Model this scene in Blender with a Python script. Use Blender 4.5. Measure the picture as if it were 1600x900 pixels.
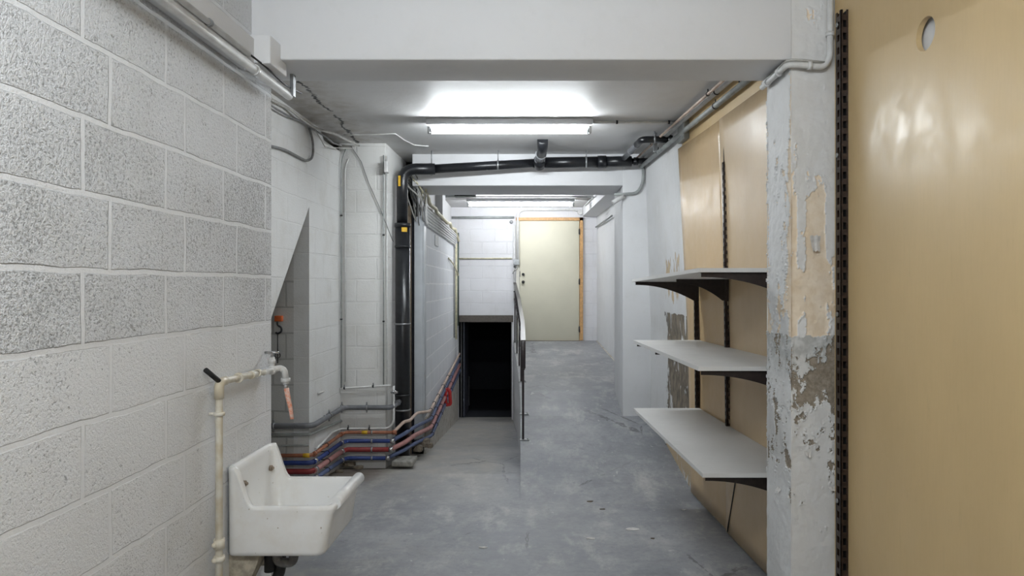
import bpy, bmesh, math, random
from mathutils import Vector, Matrix, noise

S = bpy.context.scene
for o in list(bpy.data.objects):
    bpy.data.objects.remove(o)
COL = S.collection
R = math.radians
# ------------------------------------------------------------------ camera, world, exposure
F = 1067.0          # focal length in pixels (24 mm on 36 mm)
VX, VY = 838.0, 446.0
H = 1.60            # eye height
cam_d = bpy.data.cameras.new('camera')
cam_d.lens = 24.0; cam_d.sensor_width = 36.0
cam_d.shift_x = -(VX-800)/1600.0
cam_d.shift_y = -(450-VY)/1600.0
cam_d.clip_start = 0.02
cam = bpy.data.objects.new('camera', cam_d); COL.objects.link(cam)
cam.location = (0, 0, H); cam.rotation_euler = (R(90), 0, 0)
S.camera = cam
w = bpy.data.worlds.new('world'); S.world = w; w.use_nodes = True
w.node_tree.nodes['Background'].inputs[0].default_value = (0.8, 0.85, 1, 1)
w.node_tree.nodes['Background'].inputs[1].default_value = 0.0
S.view_settings.view_transform = 'Standard'
S.view_settings.look = 'None'
S.view_settings.gamma = 1.0
S.view_settings.use_curve_mapping = False
S.view_settings.exposure = 0.0
TUBE = 140.0          # emission of the fluorescent tubes
TUBE_FAR = 92.0
TUBE_NEAR = 180.0

def at(px, py, Y):
    return Vector(((px-VX)*Y/F, Y, H-(py-VY)*Y/F))

# ------------------------------------------------------------------ node helper
class N:
    def __init__(s, name):
        s.m = bpy.data.materials.new(name); s.m.use_nodes = True
        s.t = s.m.node_tree; s.b = s.t.nodes['Principled BSDF']
    def put(s, sock, v):
        if v is None: return
        if hasattr(v, 'is_linked'): s.t.links.new(v, sock)
        else:
            if sock.type == 'RGBA' and len(v) == 3: v = (*v, 1)
            sock.default_value = v
    def node(s, typ, ins=None, **props):
        n = s.t.nodes.new(typ)
        for k, v in props.items(): setattr(n, k, v)
        for k, v in (ins or {}).items(): s.put(n.inputs[k], v)
        return n
    def pos(s):
        return s.node('ShaderNodeNewGeometry').outputs['Position']
    def obj(s):
        return s.node('ShaderNodeTexCoord').outputs['Object']
    def map(s, v, loc=(0,0,0), rot=(0,0,0), sc=(1,1,1)):
        return s.node('ShaderNodeMapping', {0: v, 1: loc, 2: rot, 3: sc}).outputs[0]
    def noise(s, v, scale, detail=4, rough=.55, dist=0):
        return s.node('ShaderNodeTexNoise', {'Vector': v, 'Scale': scale, 'Detail': detail, 'Roughness': rough, 'Distortion': dist}).outputs['Fac']
    def vor(s, v, scale, feature='F1'):
        return s.node('ShaderNodeTexVoronoi', {'Vector': v, 'Scale': scale}, feature=feature).outputs['Distance']
    def math(s, op, a, b=0.0, c=0.0, clamp=False):
        return s.node('ShaderNodeMath', {0: a, 1: b, 2: c}, operation=op, use_clamp=clamp).outputs[0]
    def ramp(s, f, a, b, lo=0.0, hi=1.0, smooth=True):
        return s.node('ShaderNodeMapRange', {0: f, 1: a, 2: b, 3: lo, 4: hi}, interpolation_type='SMOOTHSTEP' if smooth else 'LINEAR').outputs[0]
    def curve(s, f, pts):
        # piecewise linear value; pts sorted by x, x scaled into 0..1
        x0, x1 = pts[0][0], pts[-1][0]
        t = s.ramp(f, x0, x1, smooth=False)
        n = s.node('ShaderNodeValToRGB', {0: t})
        e = n.color_ramp.elements
        while len(e) < len(pts): e.new(.5)
        for i, (x, v) in enumerate(pts):
            e[i].position = (x-x0)/(x1-x0); e[i].color = (v, v, v, 1)
        return n.outputs[0]
    def sep(s, v):
        n = s.node('ShaderNodeSeparateXYZ', {0: v}); return n.outputs
    def comb(s, x, y, z):
        return s.node('ShaderNodeCombineXYZ', {0: x, 1: y, 2: z}).outputs[0]
    def mix(s, f, a, b):
        n = s.node('ShaderNodeMix', data_type='RGBA')
        s.put(n.inputs[0], f); s.put(n.inputs[6], a); s.put(n.inputs[7], b)
        return n.outputs[2]
    def add(s, a, b): return s.math('ADD', a, b)
    def sub(s, a, b): return s.math('SUBTRACT', a, b)
    def mul(s, a, b): return s.math('MULTIPLY', a, b)
    def mx(s, a, b): return s.math('MAXIMUM', a, b)
    def bump(s, h, strength=.5, dist=.01):
        n = s.node('ShaderNodeBump', {'Height': h, 'Strength': strength, 'Distance': dist})
        s.t.links.new(n.outputs[0], s.b.inputs['Normal'])
    def out(s, col, rough=.6, metal=0.0, spec=None):
        s.put(s.b.inputs['Base Color'], col); s.put(s.b.inputs['Roughness'], rough)
        s.put(s.b.inputs['Metallic'], metal)
        if spec is not None: s.put(s.b.inputs['Specular IOR Level'], spec)
        return s.m

def simple(name, col, rough=.5, metal=0.0, var=.12, scale=30, bump=.15, dark=None, spot=0.0, spotcol=(.1,.09,.08)):
    n = N(name); v = n.obj()
    f = n.noise(v, scale, 5)
    d = dark or tuple(c*(1-2*var) for c in col)
    c = n.mix(n.ramp(f, .35, .65), d, col)
    if spot:
        g = n.noise(v, scale*2.2, 4, .6)
        c = n.mix(n.ramp(g, 1-spot-.03, 1-spot+.03), c, spotcol)
    if bump: n.bump(f, bump, .004)
    return n.out(c, rough, metal)

# white/grey painted block walls; u axis 'x' or 'y', rows of 20 cm, blocks 40 cm
def block_mat(name, axis='y', u0=0.0, v0=0.0, offset=.5, paint=(.72,.72,.725), pitcol=(.33,.32,.31), joint=(.78,.78,.785),
              pit_hi=.5, pit_lo=.5, zsplit=None, jsize=.012, jdepth=1.0, stain=.12, L=.4, Hh=.2, jmix=.5, scale=75, pitmix=.5, varpit=.06, bumph=1.0):
    n = N(name); p = n.pos(); x, y, z = n.sep(p)
    u = y if axis == 'y' else x
    wob = n.mul(n.sub(n.noise(p, 6, 3), .5), .02)
    uu = n.add(n.sub(u, u0), wob); vv = n.add(n.sub(z, v0), wob)
    br = n.node('ShaderNodeTexBrick', {'Vector': n.comb(uu, vv, 0), 'Scale': 1.0, 'Mortar Size': jsize, 'Mortar Smooth': .6,
                'Bias': 0.0, 'Brick Width': L, 'Row Height': Hh, 'Color1': (0,0,0,1), 'Color2': (1,1,1,1)}, offset=offset, offset_frequency=2)
    mort = br.outputs['Fac']; rnd = br.outputs['Color']
    mr = n.ramp(mort, .25, .75)
    # pits: mixture of two noises
    a = n.noise(p, scale, 3, .6); b = n.noise(p, scale*2.1, 2, .6); big = n.noise(p, 2.2, 3)
    c3 = n.noise(p, scale*4.3, 2, .6)
    h = n.add(n.add(n.mul(a, .50), n.mul(b, .33)), n.mul(c3, .17))
    if zsplit is not None: h = n.sub(h, n.mul(n.ramp(n.noise(n.map(p, loc=(3,1,2)), 26, 2), .70, .76), .10))
    if zsplit is None:
        dens = pit_hi
    else:
        zz = n.ramp(z, zsplit-.01, zsplit+.01)
        dens = n.add(n.mul(zz, pit_hi), n.mul(n.sub(1, zz), pit_lo))
    bsep = n.sep(rnd)[0]
    dens = n.add(dens, n.mul(n.sub(big, .5), .10))
    dens = n.add(dens, n.mul(n.sub(n.noise(p, 1.3, 2), .5), varpit))
    dens = n.add(dens, n.mul(n.sub(bsep, .5), .03))
    dens = n.add(dens, n.mul(n.sub(n.noise(p, 9, 2), .5), .10))
    pit = n.ramp(n.sub(dens, h), -.04, .13)
    pit = n.mul(pit, n.sub(1, n.mul(mr, .9)))
    st = n.ramp(n.noise(p, 3.1, 6, .65), .45, .75)
    col = n.mix(n.mul(st, stain*3), paint, tuple(c*k for c, k in zip(paint, (.82,.80,.76))))
    col = n.mix(n.mul(pit, pitmix), col, pitcol)  # bare concrete tone plus the shade of the holes, painted into the pits
    col = n.mix(n.mul(mr, jmix), col, joint)
    # occasional open joints, doubling as painted shadow lines along the joint edges
    crack_shade = n.mul(n.ramp(n.math('ABSOLUTE', n.sub(mort, .35)), .30, .05), n.ramp(n.noise(p, 3.3, 3), .50, .60))
    col = n.mix(n.mul(crack_shade, .55), col, (.30,.29,.27))
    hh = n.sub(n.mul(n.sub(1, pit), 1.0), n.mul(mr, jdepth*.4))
    hh = n.sub(n.add(hh, n.mul(n.mul(h, n.sub(1, n.mul(mr, .8))), bumph if zsplit is None else n.mul(n.ramp(zz, 0, 1, .45, 1.0), bumph))), n.mul(crack_shade, .7))
    n.bump(hh, .8, .0045)
    return n.out(col, .75)

def plain_wall(name, col=(.70,.70,.705), dirt=(.42,.40,.36), amt=.3, sc=2.5, bump=.3, rough=.7, specks=.0):
    n = N(name); p = n.pos()
    a = n.noise(p, sc, 7, .65); b = n.noise(p, 60, 4); c = n.noise(p, 14, 5, .6)
    k = n.mix(n.mul(n.ramp(a, .45, .8), amt), col, dirt)
    k = n.mix(n.mul(n.ramp(c, .55, .75), amt*.4), k, dirt)
    if specks:
        s_ = n.noise(p, 45, 3, .7)
        k = n.mix(n.ramp(s_, .80-specks, .84-specks), k, (.12,.11,.10))
    n.bump(n.add(n.mul(b, .3), c), bump, .006)
    return n.out(k, rough)

M = {}
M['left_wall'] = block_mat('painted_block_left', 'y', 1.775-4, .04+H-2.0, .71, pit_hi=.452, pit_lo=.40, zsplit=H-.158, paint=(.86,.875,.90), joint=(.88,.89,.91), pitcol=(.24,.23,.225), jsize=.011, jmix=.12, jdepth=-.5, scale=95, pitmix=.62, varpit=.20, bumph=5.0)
M['column'] = block_mat('painted_block_column', 'x', -1.83-4, H-.15-2, .45, pit_hi=.33, stain=.2, paint=(.73,.73,.715), joint=(.76,.76,.745), jsize=.010, jdepth=1.6, jmix=.5)
M['recess_side'] = block_mat('painted_block_side', 'y', 4.0-4, H-.15-2, .5, pit_hi=.33, stain=.2, paint=(.72,.725,.72), joint=(.75,.75,.74), jsize=.008, jmix=.4)
M['dark_block'] = block_mat('bare_block', 'x', -1.93-4, H-.37-2, .25, pit_hi=.37, paint=(.58,.58,.565), joint=(.30,.30,.29), jsize=.010, jdepth=2, jmix=.5, pitcol=(.12,.12,.12))
M['corridor'] = block_mat('painted_block_corridor', 'y', .2, H+.02-2, .5, pit_hi=.34, paint=(.66,.68,.71), joint=(.82,.83,.85), jsize=.012, jdepth=-.5, jmix=.9)
M['far_wall'] = block_mat('painted_block_far', 'x', -1.28-4, H-.49-2, .5, pit_hi=.33, paint=(.74,.74,.76), joint=(.70,.70,.72), jsize=.008, jmix=.4)
M['white'] = plain_wall('white_plaster', (.70,.705,.715), amt=.22)
M['beam'] = plain_wall('white_beam_paint', (.74,.745,.76), (.5,.49,.46), amt=.18, bump=.2)
M['plinth'] = plain_wall('rough_plinth', (.52,.50,.46), (.26,.21,.15), amt=1.3, sc=11, bump=1.6, specks=.12)
M['void'] = simple('unlit_void_black', (.02,.022,.03), .8)  # near-black colour stands in for the darkness of niche and passage
M['steel_blue'] = simple('pale_blue_grey_steel', (.50,.53,.56), .45, 0.0, .04, 8, .05)
M['wood'] = simple('pine_wood', (.62,.36,.15), .5, 0, .12, 40)
M['woodbrown'] = simple('aged_brown_wood', (.22,.17,.12), .6)
M['door'] = simple('cream_door_paint', (.66,.63,.50), .55, 0, .02, 3, .03)
M['lightcream'] = simple('cream_jamb_paint', (.68,.66,.58), .5, 0, .04)
M['black'] = simple('black_pipe_plastic', (.012,.013,.016), .32, 0, .2, 20, .1)
M['blackmat'] = simple('black_rubber', (.012,.012,.013), .6)
M['yellow'] = simple('yellow_tape', (.75,.45,.02), .5)
M['greypipe'] = simple('grey_plastic_pipe', (.17,.175,.19), .45, 0, .12, 12, .1)
M['greypipe2'] = simple('pale_grey_pipe', (.36,.38,.37), .5, 0, .12, 14, .1)
M['whitepipe'] = simple('white_painted_pipe', (.72,.72,.71), .4, 0, .08, 16, .1)
M['creampipe'] = simple('yellowed_white_pipe', (.74,.71,.63), .35, 0, .10, 14, .15, dark=(.60,.53,.40))
M['copper'] = simple('copper_orange_pipe', (.36,.135,.07), .45, 0, .15, 10, .1)
M['copper_pale'] = simple('pale_copper_pipe', (.60,.46,.38), .5, 0, .1, 10, .1)
M['blue'] = simple('blue_insulation', (.02,.045,.20), .55, 0, .12, 12, .2)
M['bluegrey'] = simple('blue_grey_insulation', (.075,.105,.21), .55, 0, .12, 12, .2)
M['red'] = simple('red_insulation', (.26,.025,.025), .55, 0, .12, 12, .2)
M['redpale'] = simple('faded_red_insulation', (.42,.20,.19), .6, 0, .12, 12, .2)
M['redvalve'] = simple('red_paint', (.55,.03,.03), .4)
M['darkmetal'] = simple('dark_metal_clip', (.05,.05,.055), .4, .5)
M['zinc'] = simple('zinc_metal', (.35,.36,.37), .4, .7, .1)
M['rail'] = simple('brown_black_slotted_steel', (.045,.028,.022), .38, .3, .25, 50, .2)
M['railslot'] = simple('slot_dark', (.004,.004,.004), .9)
M['bracket'] = simple('dark_brown_bracket', (.028,.018,.015), .45, 0.2, .2)
M['railing'] = simple('dark_handrail_paint', (.022,.015,.017), .3, 0.0, .15)
M['orange'] = simple('orange_plastic', (.75,.16,.04), .45)
M['orangetube'] = simple('orange_faded_hose', (.80,.30,.18), .3, 0, .2, 90, .1, dark=(.80,.62,.55))
M['chrome'] = simple('worn_chrome', (.55,.55,.56), .25, .8, .1)
M['cable_w'] = simple('dirty_white_cable', (.50,.49,.46), .5)
M['cable_g'] = simple('grey_cable', (.22,.22,.22), .5)
M['cable_y'] = simple('yellowed_cable', (.72,.67,.48), .6)
M['cable_k'] = simple('black_cable', (.015,.015,.015), .5)
M['rubble'] = simple('rubble_stone', (.20,.165,.125), .9, 0, .25, 25, .8)
M['concrete_lump'] = simple('loose_concrete', (.33,.32,.29), .9, 0, .2, 25, .6)
M['debris'] = simple('brown_flake', (.12,.09,.06), .8)
M['flake'] = simple('white_paint_flake', (.72,.70,.67), .7)
M['boxgrey'] = simple('grey_box_plastic', (.45,.47,.48), .5)
M['fixture'] = simple('fixture_enamel', (.55,.56,.57), .4, 0, .04, 8, .03)
M['handleblack'] = simple('black_knob', (.01,.01,.01), .3)

def emit(name, col, s):
    n = N(name)
    n.put(n.b.inputs['Emission Color'], col); n.put(n.b.inputs['Emission Strength'], s)
    return n.out((.9,.9,.9), .4)
M['tube'] = emit('fluorescent_tube', (.91, .965, 1.0), TUBE)
M['tube_far'] = emit('fluorescent_tube_far', (.93, .965, 1.0), TUBE_FAR)
M['tube_near'] = emit('fluorescent_tube_near', (.91, .965, 1.0), TUBE_NEAR)

def ceramic():
    n = N('white_sink_ceramic'); p = n.obj()
    f = n.noise(p, 7, 5, .6); g = n.noise(p, 60, 3, .6)
    c = n.mix(n.ramp(f, .45, .75), (.86,.86,.85), (.80,.78,.74))
    c = n.mix(n.ramp(g, .70, .74), c, (.50,.45,.38))
    return n.out(c, .22)
M['ceramic'] = ceramic()

def melamine(name, col, var, rough, marks=0.0):
    n = N(name); p = n.pos()
    f = n.noise(n.map(p, sc=(1,1,.35)), 2.2, 4); fine = n.noise(n.map(p, sc=(1,1,.08)), 160, 3)
    c = n.mix(n.ramp(f, .3, .7), tuple(k*(1-var) for k in col), col)
    c = n.mix(n.mul(n.ramp(fine, .4, .7), .10), c, tuple(k*.75 for k in col))
    s_ = n.noise(n.map(p, rot=(.5,0,0), sc=(1,6,1)), 5, 6, .7)
    if marks:
        c = n.mix(n.mul(n.ramp(s_, .60, .78), marks), c, tuple(k*.6 for k in col))
    n.bump(n.add(n.mul(fine, .05), n.noise(p, 3, 2)), .06, .01)
    rr = n.ramp(n.noise(p, 9, 5, .7), .3, .7, rough-.05, rough+.10)
    return n.out(c, rr)
M['tan'] = melamine('tan_melamine_board', (.62,.45,.23), .08, .36, .25)
M['tan3'] = melamine('mid_tan_melamine_board', (.60,.43,.235), .08, .34, .2)
M['tan2'] = melamine('pale_tan_melamine_board', (.60,.45,.275), .10, .36, .2)
M['shelf'] = melamine('white_shelf_board', (.72,.71,.69), .08, .45, .35)

def floor_mat():
    n = N('worn_grey_concrete'); p = n.pos(); x, y, z = n.sep(p)
    a = n.noise(p, 1.3, 8, .68); b = n.noise(n.map(p, loc=(3,1,0), sc=(1.6,.8,1)), 2.6, 8, .7); c = n.noise(p, 30, 5, .65)
    k = n.mix(n.ramp(a, .32, .70), (.20,.21,.23), (.36,.365,.375))
    k = n.mix(n.mul(n.ramp(b, .50, .70), .7), k, (.50,.495,.48))
    k = n.mix(n.mul(n.ramp(c, .45, .75), .35), k, (.16,.16,.17))
    st_ = n.noise(n.map(p, loc=(1,8,0), sc=(.5,2.2,1)), 3.5, 7, .7)
    k = n.mix(n.mul(n.ramp(st_, .52, .72), .35), k, (.17,.175,.19))
    m5 = n.noise(n.map(p, loc=(9,3,0)), 8, 8, .75)
    k = n.mix(n.mul(n.ramp(m5, .50, .72), .40), k, (.47,.465,.45))
    k = n.mix(n.mul(n.ramp(m5, .44, .30), .45), k, (.14,.145,.155))
    warm = n.mul(n.ramp(x, .1, -.9), n.ramp(y, 5.0, 3.0))
    k = n.mix(n.mul(warm, n.ramp(n.noise(n.map(p, loc=(2,2,2)), 4, 6, .7), .45, .7, 0, .5)), k, (.40,.37,.31))
    # paint splashes
    s1 = n.noise(p, 13, 3, .5, .6)
    k = n.mix(n.mul(n.ramp(s1, .70, .73), .55), k, (.62,.62,.60))
    s2 = n.noise(n.map(p, loc=(7,4,2)), 34, 2)
    k = n.mix(n.mul(n.ramp(s2, .73, .75), .6), k, (.60,.60,.58))
    # sandy dirt towards the lower passage and along the pipes
    left = n.mul(n.ramp(n.sub(x, n.mul(y, -.0)), -.1, -.5), n.ramp(y, 4.6, 6.2))
    k = n.mix(n.mul(left, n.ramp(n.noise(p, 3, 6, .65), .3, .75, .25, .75)), k, (.46,.43,.37))
    dirt = n.mul(n.ramp(n.add(x, n.mul(n.sub(n.noise(p, 8, 4), .5), .25)), -1.15, -1.45), n.mul(n.ramp(n.add(y, n.mul(n.sub(n.noise(p, 9, 4), .5), .3)), 5.35, 5.8), n.ramp(y, 6.6, 6.3)))
    k = n.mix(n.mul(dirt, .8), k, (.13,.10,.075))
    # fine cracks
    vx = n.node('ShaderNodeTexVoronoi', {'Vector': n.map(p, sc=(1,.7,1)), 'Scale': .9}, feature='DISTANCE_TO_EDGE').outputs[0]
    wv = n.add(vx, n.mul(n.sub(n.noise(p, 12, 5), .5), .05))
    cr = n.mul(n.ramp(n.math('ABSOLUTE', wv), .006, .0015), n.ramp(n.noise(p, 1.1, 2), .48, .58))
    k = n.mix(n.mul(cr, .6), k, (.07,.07,.07))
    n.bump(n.add(n.mul(c, .3), n.add(b, n.mul(cr, -1))), .12, .01)
    return n.out(k, n.ramp(a, .3, .7, .42, .62))
M['floor'] = floor_mat()

def ceil_mat():
    n = N('ceiling_paint'); p = n.pos(); x, y, z = n.sep(p)
    a = n.noise(p, 1.1, 6, .65); b = n.noise(p, 9, 5, .65)
    k = n.mix(n.ramp(a, .4, .75, 0, .5), (.60,.60,.60), (.46,.44,.41))
    # stained strip beside the left recess
    t = n.add(x, n.mul(n.sub(n.noise(p, 2.5, 4), .5), .5))
    k = n.mix(n.mul(n.ramp(t, -1.15, -1.55), n.ramp(b, .35, .7, .15, .75)), k, (.30,.26,.21))
    xl = n.add(n.add(x, n.mul(n.sub(y, 3.3), .06)), n.mul(n.sub(n.noise(p, 3, 6, .75), .5), .22))
    cr = n.mul(n.ramp(n.math('ABSOLUTE', n.add(xl, 1.42)), .016, .005), n.ramp(n.noise(n.map(p, loc=(2,0,0)), 5, 3), .42, .48))
    cr = n.mul(cr, n.mul(n.ramp(y, 6.3, 6.0), n.ramp(y, 3.2, 3.4)))
    k = n.mix(cr, k, (.02,.02,.02))
    n.bump(n.add(b, n.mul(cr, -2)), .35, .008)
    return n.out(k, .55)
M['ceiling'] = ceil_mat()

# ------------------------------------------------------------------ mesh helpers
WORG = {}
class MB:
    def __init__(s): s.v = []; s.f = []; s.sm = []; s.mi = []
    def face(s, f, smooth=False, mi=0): s.f.append(f); s.sm.append(smooth); s.mi.append(mi)
    def add(s, vs, fs, smooth=False, mi=0):
        o = len(s.v); s.v += [Vector(v) for v in vs]
        for f in fs: s.face(tuple(i+o for i in f), smooth, mi)
        return s
    def box(s, a, b, mi=0, bev=0.0):
        x0, x1 = sorted((a[0], b[0])); y0, y1 = sorted((a[1], b[1])); z0, z1 = sorted((a[2], b[2]))
        if bev:
            return s.bevbox((x0,y0,z0), (x1,y1,z1), bev, mi)
        vs = [(x0,y0,z0),(x1,y0,z0),(x1,y1,z0),(x0,y1,z0),(x0,y0,z1),(x1,y0,z1),(x1,y1,z1),(x0,y1,z1)]
        return s.add(vs, [(0,3,2,1),(4,5,6,7),(0,1,5,4),(1,2,6,5),(2,3,7,6),(3,0,4,7)], False, mi)
    def bevbox(s, a, b, r, mi=0, seg=2):
        bm = bmesh.new(); bmesh.ops.create_cube(bm, size=1)
        for v in bm.verts:
            v.co = Vector(((a[i]+b[i])/2 + v.co[i]*(b[i]-a[i]) for i in range(3)))
        bmesh.ops.bevel(bm, geom=bm.edges[:], offset=r, segments=seg, profile=.5, affect='EDGES')
        bm.verts.ensure_lookup_table()
        s.add([v.co.copy() for v in bm.verts], [tuple(v.index for v in f.verts) for f in bm.faces], True, mi)
        bm.free(); return s
    def prism(s, poly, vec, mi=0, smooth=False):
        # poly: list of 3d points, extruded along vec
        n = len(poly); vec = Vector(vec); P = [Vector(p) for p in poly]
        vs = P + [p+vec for p in P]
        fs = [tuple(range(n))[::-1], tuple(range(n, 2*n))]
        fs += [(i, (i+1) % n, (i+1) % n+n, i+n) for i in range(n)]
        return s.add(vs, fs, smooth, mi)
    def quad(s, a, b, c, d, mi=0): return s.add([a,b,c,d], [(0,1,2,3)], False, mi)
    def tube(s, pts, r, seg=12, fillet=0.0, caps=True, mi=0, rfun=None):
        P = [Vector(p) for p in pts]
        Q = [P[0]]
        if fillet and len(P) > 2:
            for i in range(1, len(P)-1):
                a, b, c = P[i-1], P[i], P[i+1]
                la, lc = (a-b).length, (c-b).length
                q = min(fillet, la*.48, lc*.48)
                p0 = b+(a-b).normalized()*q; p1 = b+(c-b).normalized()*q
                for k in range(7):
                    t = k/6
                    Q.append(p0*(1-t)**2 + b*2*t*(1-t) + p1*t*t)
        else: Q += P[1:-1]
        Q.append(P[-1])
        T = []
        for i in range(len(Q)):
            a = Q[max(i-1, 0)]; b = Q[min(i+1, len(Q)-1)]
            T.append((b-a).normalized())
        u = T[0].orthogonal().normalized()
        o = len(s.v)
        for i, (q, t) in enumerate(zip(Q, T)):
            u = (u - t*u.dot(t)).normalized(); v = t.cross(u)
            rr = r if rfun is None else r*rfun(i/(len(Q)-1))
            for k in range(seg):
                a = 2*math.pi*k/seg
                s.v.append(q + (u*math.cos(a)+v*math.sin(a))*rr)
        for i in range(len(Q)-1):
            for k in range(seg):
                k2 = (k+1) % seg
                s.face((o+i*seg+k, o+i*seg+k2, o+(i+1)*seg+k2, o+(i+1)*seg+k), True, mi)
        if caps:
            s.face(tuple(o+k for k in range(seg))[::-1], False, mi)
            e = o+(len(Q)-1)*seg
            s.face(tuple(e+k for k in range(seg)), False, mi)
        return s
    def ring(s, c, axis, r, width, mi=0, seg=16, th=.004):
        a = Vector(axis).normalized(); c = Vector(c)
        prof = [(r, -width/2), (r+th, -width/2), (r+th, width/2), (r, width/2)]
        u = a.orthogonal().normalized(); v = a.cross(u); o = len(s.v)
        for k in range(seg):
            t = 2*math.pi*k/seg; d = u*math.cos(t)+v*math.sin(t)
            for rr, h in prof: s.v.append(c+d*rr+a*h)
        for k in range(seg):
            k2 = (k+1) % seg
            for j in range(4):
                j2 = (j+1) % 4
                s.face((o+k*4+j, o+k*4+j2, o+k2*4+j2, o+k2*4+j), j in (1, 3), mi)
        return s
    def cyl(s, a, b, r, seg=20, mi=0): return s.tube([a, b], r, seg, mi=mi)
    def sphere(s, c, r, mi=0, seg=14, sq=(1,1,1)):
        bm = bmesh.new(); bmesh.ops.create_uvsphere(bm, u_segments=seg, v_segments=seg//2+2, radius=1)
        bm.verts.ensure_lookup_table()
        c = Vector(c)
        s.add([c+Vector((v.co.x*r*sq[0], v.co.y*r*sq[1], v.co.z*r*sq[2])) for v in bm.verts], [tuple(v.index for v in f.verts) for f in bm.faces], True, mi)
        bm.free(); return s
    def rock(s, c, r, seed, mi=0, sq=(1,1,.7)):
        bm = bmesh.new(); bmesh.ops.create_icosphere(bm, subdivisions=3, radius=1)
        bm.verts.ensure_lookup_table(); c = Vector(c); vs = []
        for v in bm.verts:
            d = v.co.normalized(); k = 1+.35*noise.noise(d*1.6+Vector((seed*7.1, seed, 0)))+.15*noise.noise(d*5+Vector((seed, 0, 3)))
            q = d*k; q = Vector((max(-.8, min(.8, q.x)), max(-.8, min(.8, q.y)), max(-.75, min(.75, q.z))))
            vs.append(c+Vector((q.x*r*sq[0], q.y*r*sq[1], q.z*r*sq[2])))
        s.add(vs, [tuple(v.index for v in f.verts) for f in bm.faces], False, mi)
        bm.free(); return s
    def build(s, name, mats, parent=None, org=None):
        if not isinstance(mats, (list, tuple)): mats = [mats]
        if parent is not None: o0 = WORG[parent.name]
        else: o0 = Vector(org) if org is not None else Vector((0,0,0))
        me = bpy.data.meshes.new(name)
        me.from_pydata([v-o0 for v in s.v], [], s.f)
        for m in mats: me.materials.append(M[m] if isinstance(m, str) else m)
        me.polygons.foreach_set('use_smooth', s.sm)
        me.polygons.foreach_set('material_index', s.mi)
        bm = bmesh.new(); bm.from_mesh(me)
        bmesh.ops.remove_doubles(bm, verts=bm.verts, dist=1e-6)
        bmesh.ops.recalc_face_normals(bm, faces=bm.faces); bm.to_mesh(me); bm.free()
        me.update()
        ob = bpy.data.objects.new(name, me); COL.objects.link(ob)
        if parent is not None: ob.parent = parent
        else: ob.location = o0
        WORG[ob.name] = o0
        return ob

def tag(o, label, cat, group=None):
    o['label'] = label; o['category'] = cat
    if group: o['group'] = group
    return o
def thing(name, label, cat, loc=(0,0,0), group=None):
    o = bpy.data.objects.new(name, None); COL.objects.link(o)
    o.location = loc; o.empty_display_size = .1; WORG[o.name] = Vector(loc)
    return tag(o, label, cat, group)
def solo(name, mb, m, label, cat, group=None):
    # one-mesh thing; origin at the lowest corner of its box
    c = Vector((sum(v[i] for v in mb.v)/len(mb.v) for i in range(3)))
    c.z = min(v.z for v in mb.v)
    return tag(mb.build(name, m, None, c), label, cat, group)
def struct(name, mb, m, parent=None):
    o = mb.build(name, m, parent)
    if parent is None: o['kind'] = 'structure'
    return o
def base_of(pts):
    P = [Vector(p) for p in pts]
    c = sum(P, Vector())/len(P); c.z = min(p.z for p in P); return c

# ================================================================== SETTING
CZ = 2.87                         # ceiling
XL = -1.18                        # near left wall
XR = -1.75                        # wall plane with the stair opening
def divX(y):                      # left edge of the ramp
    pts = [(5.05,-.115),(7.0,-.158),(9.0,-.25),(11.1,-.375)]
    if y <= pts[0][0]: return pts[0][1]
    for (a, p), (b, q) in zip(pts, pts[1:]):
        if y <= b: return p+(q-p)*(y-a)/(b-a)
    return pts[-1][1]
def rampZ(y):
    pts = [(5.05,0),(5.35,.045),(6.6,.338),(7.3,.48),(7.9,.53),(9.27,.585),(11.1,.705)]
    if y <= 5.05: return 0
    for (a, p), (b, q) in zip(pts, pts[1:]):
        if y <= b: return p+(q-p)*(y-a)/(b-a)
    return .705
def lowZ(y): return 0 if y < 5.8 else -.11*(y-5.8)
def corX(y): return -1.16-.033*(y-7.04)
def rwX(y, z=0):                  # right wall behind the shelves
    return 1.106+.065*(6.6-y) - max(0, .033*(z-1.2))

# floor: level part, ramp up on the right, slope down on the left
m = MB()
ys = [5.05,5.2,5.35,5.8,6.2,6.6,7.0,7.3,7.6,7.9,8.5,9.27,10,10.6,11.1]
m.quad((-3.2,-1.6,0),(2.0,-1.6,0),(2.0,5.05,0),(divX(5.05),5.05,0))
m.add([(-3.2,-1.6,0),(divX(5.05),5.05,0),(-3.2,5.05,0)], [(0,1,2)])
for a, b in zip(ys, ys[1:]):
    m.quad((divX(a),a,rampZ(a)),(1.6,a,rampZ(a)),(1.6,b,rampZ(b)),(divX(b),b,rampZ(b)))
    m.quad((-3.2,a,lowZ(a)),(divX(a),a,lowZ(a)),(divX(b),b,lowZ(b)),(-3.2,b,lowZ(b)))
m.quad((-3.2,11.1,lowZ(11.1)),(1.6,11.1,lowZ(11.1)),(1.6,15,-.8),(-3.2,15,-.8))
struct('floor', m, 'floor')
# side of the ramp
m = MB()
vs = []
for y in ys:
    vs += [(divX(y)-.004, y, lowZ(y)-.02), (divX(y)-.004, y, rampZ(y)+.002), (divX(y)+.012, y, rampZ(y)+.002)]
fs = []
for i in range(len(ys)-1):
    a = i*3; fs += [(a,a+3,a+4,a+1),(a+1,a+4,a+5,a+2)]
m.add(vs, fs[0::2]); m.add(vs, fs[1::2], mi=1); struct('trim_1', m, ['white', 'floor'])

m = MB(); m.box((-3.2,-1.6,CZ),(2.0,13.5,CZ+.1)); struct('ceiling', m, 'ceiling')
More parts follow.
